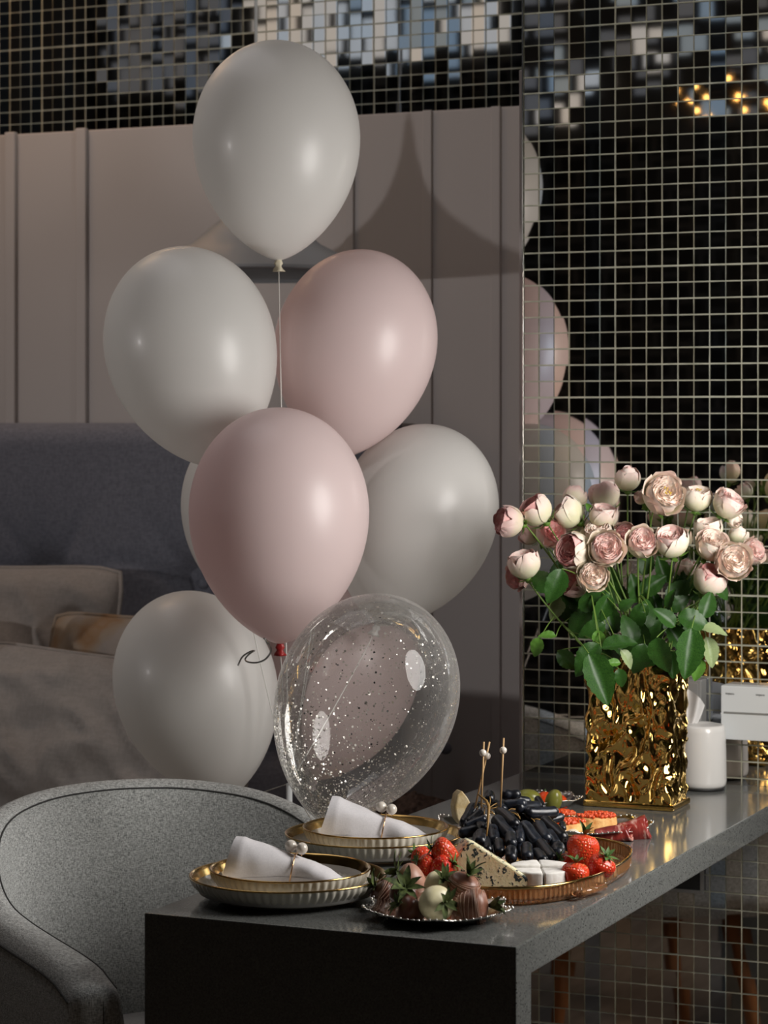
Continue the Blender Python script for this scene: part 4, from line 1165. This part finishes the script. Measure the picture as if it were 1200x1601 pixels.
# ------------------------------------------------------------------ gold vase
VX0, VX1, VY0, VY1 = -1.232, -1.086, 3.571, 3.664
vc = Vector(((VX0 + VX1) / 2, (VY0 + VY1) / 2, TT + 0.0003))
hx, hy, VH = (VX1 - VX0) / 2, (VY1 - VY0) / 2, 0.228
vase = thing('vase', 'crumpled gold paper-bag shaped vase full of roses', 'vase', vc)
def rrect(u, hx_, hy_, rc):
    """point and outward normal on a rounded rectangle, u = share of the perimeter"""
    segs = [('l', Vector((hx_, -hy_ + rc)), Vector((hx_, hy_ - rc)), Vector((1, 0))), ('c', Vector((hx_ - rc, hy_ - rc)), 0.0),
            ('l', Vector((hx_ - rc, hy_)), Vector((-hx_ + rc, hy_)), Vector((0, 1))), ('c', Vector((-hx_ + rc, hy_ - rc)), PI / 2),
            ('l', Vector((-hx_, hy_ - rc)), Vector((-hx_, -hy_ + rc)), Vector((-1, 0))), ('c', Vector((-hx_ + rc, -hy_ + rc)), PI),
            ('l', Vector((-hx_ + rc, -hy_)), Vector((hx_ - rc, -hy_)), Vector((0, -1))), ('c', Vector((hx_ - rc, -hy_ + rc)), 1.5 * PI)]
    lens = [(q[2] - q[1]).length if q[0] == 'l' else rc * PI / 2 for q in segs]
    t = (u % 1.0) * sum(lens)
    for q, L in zip(segs, lens):
        if t <= L:
            if q[0] == 'l': return q[1].lerp(q[2], t / L), q[3]
            a = q[2] + t / rc; n_ = Vector((math.cos(a), math.sin(a)))
            return q[1] + n_ * rc, n_
        t -= L
    return segs[0][1], segs[0][3]
def vsurf(u, v_, inset=0.0):
    p, n_ = rrect(u, hx, hy, 0.010)
    z = v_ * VH
    k = 0.955 - 0.02 * math.sin(PI * v_) + (0.03 * max(0, v_ - 0.85) / 0.15)
    q = Vector((p.x * 52, p.y * 52, z * 30))
    wob = Vector((mnoise.noise(q * 0.6 + Vector((3, 1, 2))), mnoise.noise(q * 0.6 + Vector((7, 4, 1))), mnoise.noise(q * 0.6))) * 0.9
    r1 = abs(mnoise.noise(q * 0.75 + wob)); r2 = abs(mnoise.noise(q * 1.7 + wob + Vector((9, 9, 9))))
    disp = (0.5 - r1 * 2.0) * 0.0078 + (0.3 - r2) * 0.0046
    amp = min(1.0, v_ / 0.05)
    xx = p.x * k + n_.x * (disp * amp - inset); yy = p.y * k + n_.y * (disp * amp - inset)
    z += 0.004 * mnoise.noise(Vector((p.x * 40, p.y * 40, 5))) * v_ + 0.007
    return (xx, yy, z)
N_ = 220
umap = [i / N_ for i in range(N_)]
NV = 120
v = []; f = []
for k in range(NV):
    for i in range(N_): v.append(vsurf(umap[i], k / (NV - 1)))
for k in range(NV - 1):
    for i in range(N_):
        a = k * N_ + i; b = k * N_ + (i + 1) % N_; f.append((a, b, b + N_, a + N_))
base_i = len(v)
for k in range(6):
    for i in range(N_):
        x, y, z = vsurf(umap[i], 1 - k / 5 * 0.5, 0.004)
        v.append((x, y, z - (0 if k else -0.0005)))
for i in range(N_): f.append(((NV - 1) * N_ + i, (NV - 1) * N_ + (i + 1) % N_, base_i + (i + 1) % N_, base_i + i))
for k in range(5):
    for i in range(N_):
        a = base_i + k * N_ + i; b = base_i + k * N_ + (i + 1) % N_; f.append((a, b, b + N_, a + N_))
f.append(tuple(base_i + 5 * N_ + i for i in range(N_)))
obj('body', (v, f), 'gold', vase)
obj('foot', bbox_mesh(-hx, hx, -hy, hy, 0.0, 0.010, 0.0035, 3), 'gold', vase)

# ------------------------------------------------------------------ roses
def petal_mesh(R_, az, top, flare, seed, lip=0.0):
    def fn(u, v_):
        a = (u - 0.5) * az * (0.55 + 0.45 * math.sin(PI * min(1, v_ * 0.8 + 0.18)))
        th = R(8) + (top - R(8)) * v_ * (1 - 0.16 * (2 * u - 1) ** 4)
        rr = R_ * (1 + 0.03 * mnoise.noise(Vector((u * 3 + seed, v_ * 3, seed))))
        r_ = rr * math.sin(th); z = -rr * math.cos(th) * 1.0
        if v_ > 0.72: r_ += R_ * flare * ((v_ - 0.72) / 0.28) ** 2; 
        r_ += R_ * 0.05 * math.sin(7 * u + seed) * v_ ** 4
        return (r_ * math.sin(a), r_ * math.cos(a), z)
    return gridf(9, 10, fn)
def outer_petals(top, flare, n=6, R_=1.0):
    res = []
    for i in range(n):
        res.append((petal_mesh(R_ * (1 - 0.035 * (i % 2)), R(100), top * (0.95 + 0.1 * ((i * 7) % 3) / 2), flare * (0.5 + ((i * 5) % 4) / 3), i * 1.7), 2 * PI * i / n + 0.3 * math.sin(i * 2.1)))
    return res
def core_mesh(kind):
    mb = MB(); rnd = random.Random(hash(kind) % 100 if False else {'open': 3, 'cup': 5, 'bud': 8}[kind])
    if kind == 'bud':
        rings = [(0.80, 4, 0.72, 1.25), (0.62, 4, 0.82, 1.1), (0.42, 3, 0.88, 1.0), (0.22, 3, 0.9, 0.8)]
    elif kind == 'cup':
        rings = [(0.86, 7, 0.58, 0.9), (0.74, 8, 0.52, 0.8), (0.62, 8, 0.47, 0.75), (0.49, 7, 0.43, 0.7), (0.36, 6, 0.40, 0.6), (0.23, 5, 0.38, 0.5), (0.10, 3, 0.37, 0.4)]
    else:
        rings = [(0.90, 7, 0.50, 0.8), (0.78, 9, 0.52, 0.7), (0.66, 9, 0.54, 0.65), (0.54, 8, 0.55, 0.6), (0.42, 8, 0.55, 0.55), (0.30, 6, 0.54, 0.5), (0.19, 5, 0.52, 0.45), (0.09, 3, 0.50, 0.4)]
    for (r0, n, zt, dep) in rings:
        for i in range(n):
            a0 = 2 * PI * i / n + rnd.uniform(-0.2, 0.2); wid = 2 * PI / n * 1.45
            rj = r0 + rnd.uniform(-0.03, 0.03); zj = zt + rnd.uniform(-0.09, 0.09); sp = rnd.uniform(0.05, 0.16)
            def fn(u, v_):
                a = a0 + (u - 0.5) * wid
                rr = rj + sp * (u - 0.5) + 0.045 * math.sin(9 * u + a0 * 3) - 0.10 * (1 - v_) * r0
                if kind == 'bud': rr *= (1 - 0.38 * v_ ** 2)
                z = zj - dep * (1 - v_) - 0.07 * (2 * u - 1) ** 2 * v_
                rr += 0.05 * v_ ** 3 * (1 if kind != 'bud' else 0)
                lim = math.sqrt(max(0.02, 1.0 - min(0.999, max(-0.999, z)) ** 2)) * 0.95
                rr = min(rr, lim)
                return (rr * math.cos(a), rr * math.sin(a), z)
            v, f = gridf(6, 4, fn); mb.add(v, f)
    # filled heart under the petals
    tp_ = {'open': 0.34, 'cup': 0.22, 'bud': 0.5}[kind]
    v, f = lathe([(1e-3, -0.95), (0.4, -0.86), (0.70, -0.62), (0.86, -0.25), (0.86, 0.0), (0.80, tp_ * 0.7), (0.6, tp_), (1e-3, tp_ * 0.9)], 20); mb.add(v, f)
    return mb.mesh()
CORE = {k: core_mesh(k) for k in ('open', 'cup', 'bud')}
OUT = {'open': outer_petals(R(114), 0.13, 7), 'cup': outer_petals(R(124), 0.02, 7), 'bud': outer_petals(R(128), -0.03, 5)}
OUTM = {k: [(me_from([Vector(p) * 0.024 for p in g[0]], g[1]), a) for g, a in OUT[k]] for k in OUT}
for k in CORE:
    me = CORE[k]; me.vertices.foreach_set('co', [c for v_ in me.vertices for c in (v_.co * 0.024)]); me.update()
def sepal_set():
    v, f = gridf(3, 6, lambda u, w_: ((u - 0.5) * 0.30 * math.sin(PI * (0.2 + 0.8 * w_)), 0.25 + 0.75 * w_, -1.05 + 0.40 * w_ * w_ - 0.15 * w_))
    mb = MB()
    for i in range(5):
        a = 2 * PI * i / 5; c_, s_ = math.cos(a), math.sin(a)
        mb.add([((x * c_ - y * s_) * 0.024, (x * s_ + y * c_) * 0.024, z * 0.024) for x, y, z in v], f)
    vv, ff = lathe([(1e-3, -1.32), (0.16, -1.28), (0.24, -1.14), (0.28, -0.98), (1e-3, -0.9)], 12)
    mb.add([(x * 0.024, y * 0.024, z * 0.024) for x, y, z in vv], ff)
    return mb.mesh()
SEP = sepal_set()
def leaf_geo(W_, curl, fold):
    def fn(u, v_):
        wdt = W_ * (math.sin(PI * v_ ** 0.8) ** 0.75 if 0 < v_ < 1 else 0.0)
        s = (u - 0.5) * 2
        ser = 1 + 0.05 * math.sin(v_ * 50) * abs(s)
        return (s * wdt / 2 * ser, v_, fold * abs(s) * wdt - curl * v_ * v_ + 0.015 * math.sin(v_ * 22 + abs(s) * 4) * abs(s))
    return gridf(7, 16, fn)
LEAFM = [me_from(*leaf_geo(0.62, 0.25, 0.20)), me_from(*leaf_geo(0.70, 0.45, 0.12)), me_from(*leaf_geo(0.55, 0.10, 0.28))]
mouth = vc + Vector((0, 0, VH - 0.02))
roses = [  # label, px, py, r px, d, facing (right, up, toward), kind, petals, core
 ('dusky pink rose leaning out furthest left, over the wall edge', 793, 815, 23, 3.70, (-.9, .2, .35), 'cup', 'petal_mauve', 'core_deep'),
 ('pale pink rose with green sepals, upper left of the bouquet', 836, 796, 24, 3.72, (-.6, .7, .2), 'cup', 'petal_pink', 'core_deep'),
 ('pale rose tucked under the upper left one', 826, 832, 18, 3.78, (-.6, .3, .1), 'bud', 'petal_mauve', 'core_pink'),
 ('open pink rose behind the upright green stem on the left', 860, 834, 21, 3.75, (.35, .35, .8), 'open', 'petal_mauve', 'core_deep'),
 ('long cream rose lying to the left, in the upper left cluster', 885, 800, 24, 3.76, (-.7, .55, .0), 'cup', 'petal_cream', 'core_pink'),
 ('rose seen from its sepals, back of the upper left cluster', 899, 777, 18, 3.82, (.2, .7, -.6), 'bud', 'petal_mauve', 'core_pink'),
 ('dusky pink rose at the back, left of the tall bud', 943, 772, 23, 3.84, (-.2, .9, -.2), 'cup', 'petal_mauve', 'core_pink'),
 ('upright pale pink rose above the cream one in the middle left', 943, 805, 21, 3.74, (.1, .9, .3), 'cup', 'petal_pink', 'core_pink'),
 ('shaded rose between the long cream one and the gaping cup', 902, 824, 19, 3.79, (-.4, .8, -.1), 'cup', 'petal_mauve', 'core_pink'),
 ('cream rose with ruffled edge just above the frilled front rose', 936, 834, 23, 3.73, (-.3, .75, .5), 'open', 'petal_cream', 'core_cream'),
 ('gaping cup shaped rose turned left with deep pink inside', 896, 861, 27, 3.68, (-.75, .15, .65), 'cup', 'petal_cream', 'core_deep'),
 ('frilled pale rose facing the viewer, middle left', 947, 858, 26, 3.66, (.05, .3, .95), 'open', 'petal_cream', 'core_pink'),
 ('creamy pink rose hanging lower left with folded tip', 819, 879, 24, 3.70, (-.25, .95, .15), 'cup', 'petal_pink', 'core_pink'),
 ('pink rose drooping beneath the lower left one', 809, 901, 19, 3.74, (-.7, -.2, .6), 'open', 'petal_mauve', 'core_deep'),
 ('deep pink rose half hidden beside the lowest cream one', 897, 911, 22, 3.70, (-.75, .2, .5), 'cup', 'petal_mauve', 'core_deep'),
 ('lowest cream rose with rolled outer petals facing the viewer', 926, 901, 23, 3.66, (.1, .35, .9), 'open', 'petal_cream', 'core_cream'),
 ('deep pink rose behind the middle row', 975, 840, 21, 3.76, (.1, .3, .9), 'open', 'petal_pink', 'core_deep'),
 ('tall rose bud at the very top of the bouquet', 981, 747, 19, 3.76, (0, 1, .15), 'bud', 'petal_pink', 'core_pink'),
 ('largest open rose with yellow centre at the top', 1037, 773, 30, 3.68, (.25, .35, .9), 'open', 'petal_pink', 'core_cream'),
 ('tiny pink bud beside the largest rose', 1001, 777, 11, 3.72, (-.8, .5, .2), 'bud', 'petal_mauve', 'core_pink'),
 ('cream rose turned upward, right of the largest rose', 1090, 777, 21, 3.76, (.1, .9, .3), 'cup', 'petal_cream', 'core_cream'),
 ('pale pink rose at the upper right of the bouquet', 1139, 786, 23, 3.74, (.5, .75, .4), 'open', 'petal_pink', 'core_pink'),
 ('small greenish bud under the upper right rose', 1148, 813, 12, 3.75, (.3, -.3, .6), 'bud', 'petal_cream', 'core_cream'),
 ('rosette shaped pink rose in the centre of the middle row', 1003, 848, 23, 3.67, (.1, .45, .85), 'open', 'petal_cream', 'core_pink'),
 ('cup shaped cream rose right of the central rosette', 1049, 845, 25, 3.67, (-.1, .75, .5), 'cup', 'petal_cream', 'core_pink'),
 ('upper rose of the right hand pair', 1107, 826, 21, 3.74, (-.1, .9, .25), 'cup', 'petal_cream', 'core_cream'),
 ('lower pale pink rose of the right hand pair', 1113, 851, 24, 3.70, (.2, .7, .65), 'open', 'petal_pink', 'core_cream'),
 ('half closed cream bud at the right, above the rightmost roses', 1154, 837, 15, 3.78, (.3, .9, .0), 'bud', 'petal_cream', 'core_cream'),
 ('rightmost pink rose of the bouquet', 1176, 862, 19, 3.74, (.55, .3, .75), 'open', 'petal_pink', 'core_pink'),
 ('broad pale rose facing the viewer at the right', 1146, 878, 27, 3.68, (.15, .3, .95), 'open', 'petal_pink', 'core_cream'),
 ('rose with bright pink throat at the lower right', 1111, 905, 25, 3.69, (.35, .75, .35), 'cup', 'petal_pink', 'core_deep'),
 ('shaded pink rose deep in the foliage below the cup rose', 1072, 890, 17, 3.80, (.0, .9, .2), 'bud', 'petal_mauve', 'core_pink'),
 ('pale rose at the back between the largest and the upward cream rose', 1069, 777, 15, 3.84, (-.2, .8, -.2), 'bud', 'petal_cream', 'core_pink'),
]
ROSES = []
rnd = random.Random(21)
for i, (lab, px, py, rp, d, fc, kind, pm_, cm_) in enumerate(roses):
    c = PX(px, py, d); q = align(camdir(*fc), i * 1.3)
    s = 1.10 * rp * d / F / 0.024
    ro = thing('rose', lab, 'rose', c, None, 'pale pink roses in the gold vase')
    for me, a in OUTM[kind]:
        obj('petal', me, pm_, ro, (0, 0, 0), q @ zrot(a), s)
    co = obj('bloom_heart', CORE[kind], cm_, ro, (0, 0, 0), q, s * 0.97)
    if 'largest' in lab:
        mb = MB()
        for k in range(14):
            vv, ff = sphere(0.0011, 6, 4, (rnd.uniform(-.004, .004), rnd.uniform(-.004, .004), 0.0128)); mb.add(vv, ff)
        obj('stamens', mb, 'stamen', ro, (0, 0, 0), q, s)
    obj('sepals', SEP, 'sepal', ro, (0, 0, 0), q, s)
    b0 = q @ Vector((0, 0, -0.030 * s))
    foot = mouth - c + Vector((rnd.uniform(-0.045, 0.045), rnd.uniform(-0.022, 0.022), -0.03))
    ctrl = b0 + q @ Vector((0, 0, -0.035)) + (foot - b0) * 0.35 + Vector((0, 0, 0.0))
    obj('stem', tube(bez(b0, ctrl, foot, 12), [0.0012 + 0.0008 * k / 12 for k in range(13)], 7), 'stem', ro)
    ROSES.append((ro, c, b0, ctrl, foot))
def nearest_rose(p):
    return min(ROSES, key=lambda r_: min(((r_[1] + x) - p).length for x in bez(r_[2], r_[3], r_[4], 6)))
def add_leaf(p, tipdir, facing, L, m, k=0):
    ro, c, b0, ctrl, foot = nearest_rose(p)
    y = tipdir.normalized(); z = (facing - y * facing.dot(y)).normalized(); x = y.cross(z)
    q = Matrix((x, y, z)).transposed().to_quaternion()
    st = p - y * L * 0.5
    lf = obj('leaf', LEAFM[k % 3], m, ro, st - c, q, L)
    on = min(((c + t_) for t_ in bez(b0, ctrl, foot, 14)), key=lambda t_: (t_ - st).length)
    obj('leaf_stalk', tube(bez(on - c, (on + st) / 2 - c + Vector((0, 0, 0.006)), st - c, 5), 0.0008, 5), 'stem', ro)
leaves = [  # px, py, length px, d, tip (right, up, toward), facing, material
 (868, 916, 58, 3.62, (-.35, -.9, .2), (.2, .3, .9), 'leaf'), (846, 908, 48, 3.68, (-.6, .5, -.2), (-.3, .2, .9), 'leaf'), (936, 1062, 88, 3.56, (.35, -.9, .2), (.15, .2, .95), 'leaf'), (917, 1030, 62, 3.60, (-.6, -.7, .2), (-.2, .4, .9), 'leaf'),
 (1031, 1024, 56, 3.57, (.15, -.95, .2), (-.5, .2, .8), 'leaf'), (1076, 1022, 82, 3.58, (-.15, -.95, .25), (.1, .25, .95), 'leaf'), (1040, 965, 44, 3.62, (-.6, .6, .2), (0, .5, .8), 'leaf'), (1084, 968, 52, 3.62, (.9, -.15, .3), (0, .5, .8), 'leaf'),
 (1049, 937, 36, 3.64, (.2, .9, .2), (-.7, .2, .6), 'leaf'), (1106, 945, 46, 3.66, (.3, .8, -.1), (.1, .2, .9), 'leaf'), (1115, 981, 40, 3.62, (.95, .1, .2), (.1, .8, .5), 'leaf_pale'), (1109, 1020, 50, 3.64, (.2, -.9, .1), (.3, .1, .9), 'leaf_pale'),
 (1090, 1046, 38, 3.64, (-.2, -.9, .2), (0, .2, .9), 'leaf_bright'), (977, 945, 28, 3.64, (.5, .6, .3), (0, .6, .7), 'leaf'), (968, 1008, 58, 3.60, (.95, .2, .1), (-.1, .7, .6), 'leaf'), (855, 993, 28, 3.68, (-.7, .1, .1), (0, .7, .6), 'leaf_bright'),
 (838, 1012, 32, 3.68, (-.4, -.9, 0), (-.3, .1, .9), 'leaf_bright'), (869, 950, 46, 3.74, (-.3, -.9, 0), (.1, .1, .9), 'leaf_pale'), (980, 1030, 34, 3.60, (.6, -.8, .1), (.4, .4, .7), 'leaf_pale'), (936, 1000, 30, 3.62, (.2, -.9, .1), (-.2, .2, .9), 'leaf_bright'),
 (957, 1037, 26, 3.59, (-.9, .0, .2), (0, .5, .8), 'leaf_bright'), (1000, 1000, 60, 3.68, (.1, -.9, .1), (-.3, .1, .9), 'leaf'), (1010, 960, 50, 3.70, (.3, .8, -.1), (.2, .1, .9), 'leaf'), (955, 965, 54, 3.70, (-.3, .9, 0), (-.2, .1, .9), 'leaf'),
 (905, 975, 56, 3.72, (-.5, -.8, 0), (-.1, .2, .9), 'leaf'), (1060, 925, 50, 3.74, (.6, .7, 0), (0, .2, .9), 'leaf'), (1020, 915, 54, 3.76, (.7, .5, 0), (0, .2, .9), 'leaf'), (960, 925, 50, 3.78, (-.6, .6, 0), (0, .2, .9), 'leaf'),
 (890, 955, 50, 3.74, (-.6, .6, 0), (.1, .3, .9), 'leaf'), (1095, 925, 40, 3.74, (.7, .5, 0), (0, .2, .9), 'leaf'), (1128, 925, 34, 3.68, (.6, -.6, 0), (.2, .3, .9), 'leaf'), (985, 985, 46, 3.66, (-.2, .9, .1), (.2, .2, .9), 'leaf'),
 (1060, 1000, 56, 3.66, (.5, -.7, .1), (0, .3, .9), 'leaf'), (940, 940, 44, 3.70, (-.2, .9, 0), (.3, .1, .9), 'leaf'), (1010, 880, 40, 3.80, (.3, .8, 0), (0, .1, .9), 'leaf'), (955, 900, 40, 3.80, (-.3, .8, 0), (0, .1, .9), 'leaf'),
 (870, 895, 40, 3.76, (.2, .9, 0), (.1, .1, .9), 'leaf'), (1000, 1030, 50, 3.64, (-.3, -.9, .1), (.1, .3, .9), 'leaf'), (1050, 1040, 44, 3.62, (.1, -.9, .1), (.1, .3, .9), 'leaf'), (925, 985, 46, 3.66, (-.7, -.3, .1), (.1, .3, .9), 'leaf'),
 (1080, 900, 46, 3.78, (.5, .8, 0), (0, .1, .9), 'leaf'), (1035, 890, 46, 3.78, (-.3, .9, 0), (0, .1, .9), 'leaf'), (915, 940, 40, 3.72, (-.3, .9, 0), (0, .1, .9), 'leaf'), (970, 1060, 30, 3.60, (.2, -.9, .1), (0, .1, .9), 'leaf'),
 (1008, 790, 20, 3.74, (-.3, .9, 0), (0, .1, .9), 'leaf_bright'), (921, 794, 18, 3.74, (-.5, .7, 0), (0, .1, .9), 'leaf_bright')]
lr = random.Random(33)
for i in range(34):
    leaves.append((lr.uniform(885, 1105), lr.uniform(915, 1040), lr.uniform(34, 58), lr.uniform(3.66, 3.80), (lr.uniform(-1, 1), lr.uniform(-.8, .8), lr.uniform(-.1, .3)), (lr.uniform(-.4, .4), lr.uniform(0, .5), .9), 'leaf'))
for i, (px, py, lp_, d, tp, fc, m_) in enumerate(leaves):
    add_leaf(PX(px, py, d), camdir(*tp), camdir(*fc), lp_ * d / F, m_, i)

# ------------------------------------------------------------------ tissue holder and wall boxes
tc = Vector(W((1098 - 600) * 3.945 / F, 3.945, TT + 0.0003))
tis = thing('tissue_holder', 'round white tissue holder behind the gold vase', 'tissue holder', tc)
rt = 0.0385
obj('body', lathe([(1e-4, 0.004), (rt * 0.90, 0.004), (rt * 0.97, 0.008), (rt, 0.014), (rt * 0.985, 0.06), (rt * 0.955, 0.094), (rt * 0.92, 0.101), (rt * 0.84, 0.1045), (rt * 0.80, 0.104), (rt * 0.45, 0.1075), (rt * 0.30, 0.106), (1e-4, 0.104)], 64), 'white_plastic', tis)
obj('foot_ring', lathe([(rt * 0.9, 0.0), (rt * 0.92, 0.004)], 48), 'black_rubber', tis)
def tiss(u, v_):
    z = 0.100 + 0.062 * v_ * (1.0 - 0.45 * u ** 2)
    x = -0.030 + (0.012 + 0.020 * v_ ** 0.6) * (u * 1.15) - 0.002 * v_
    y = 0.010 * math.sin(u * 7.5) * (0.4 + v_) - 0.003
    return (x * CT - y * ST, x * ST + y * CT, z)
ts = obj('tissue', gridf(24, 14, tiss), 'tissue', tis)
bxw = thing('wall_socket', 'white double socket plate with a grey groove on the mirror tiles', 'socket', (-1.043, TYM, 0.872))
def rb_(x0, x1, y0, y1, z0, z1, w_=0.0015): return bbox_mesh(x0 + 1.043, x1 + 1.043, y0 - TYM, y1 - TYM, z0 - 0.872, z1 - 0.872, w_)
obj('case', rb_(-1.091, -0.995, 3.852, 3.8845, 0.828, 0.9155), 'plate_white', bxw)
obj('groove', rb_(-1.086, -1.0, 3.8508, 3.853, 0.8705, 0.8735, 0.0004), 'groove', bxw)
for x in (-1.083, -1.0325):
    cu = bpy.data.curves.new('lettering', 'FONT'); cu.body = 'impera'; cu.size = 0.0052; cu.extrude = 0.0001
    tmp = bpy.data.objects.new('tmp', cu); COL.objects.link(tmp)
    dg = bpy.context.evaluated_depsgraph_get(); dg.update()
    tm = bpy.data.meshes.new_from_object(tmp.evaluated_get(dg)); bpy.data.objects.remove(tmp, do_unlink=True)
    tm.materials.clear()
    t = obj('lettering', tm, 'ink', bxw, (x + 1.043, 3.8515 - TYM, 0.9015 - 0.872)); t.rotation_euler = (PI / 2, 0, 0)
gx = thing('control_box', 'grey metal control box on the mirror, half hidden by the gold vase', 'box', (-1.16, TYM, 0.887))
obj('case', bbox_mesh(-0.045, 0.036, -0.036, -0.0035, -0.036, 0.036, 0.002), 'grey_box', gx)
obj('front_plate', bbox_mesh(-0.040, 0.030, -0.0375, -0.036, -0.031, 0.031, 0.0006), 'grey_box', gx)
dp = thing('access_panel', 'dark framed panel on the mirror wall under the counter', 'panel', (-1.19, TYM, 0.63))
obj('pane', bbox_mesh(-0.058, 0.056, -0.007, -0.0035, -0.057, 0.057, 0.0006), 'dark_panel', dp)
for nm, a in (('frame_side', (-0.064, -0.058, -0.063, 0.063)), ('frame_side', (0.056, 0.062, -0.063, 0.063)), ('frame_rail', (-0.058, 0.056, -0.063, -0.057)), ('frame_rail', (-0.058, 0.056, 0.057, 0.063))):
    obj(nm, bbox_mesh(a[0], a[1], -0.010, -0.0035, a[2], a[3], 0.0008), 'grey_box', dp)
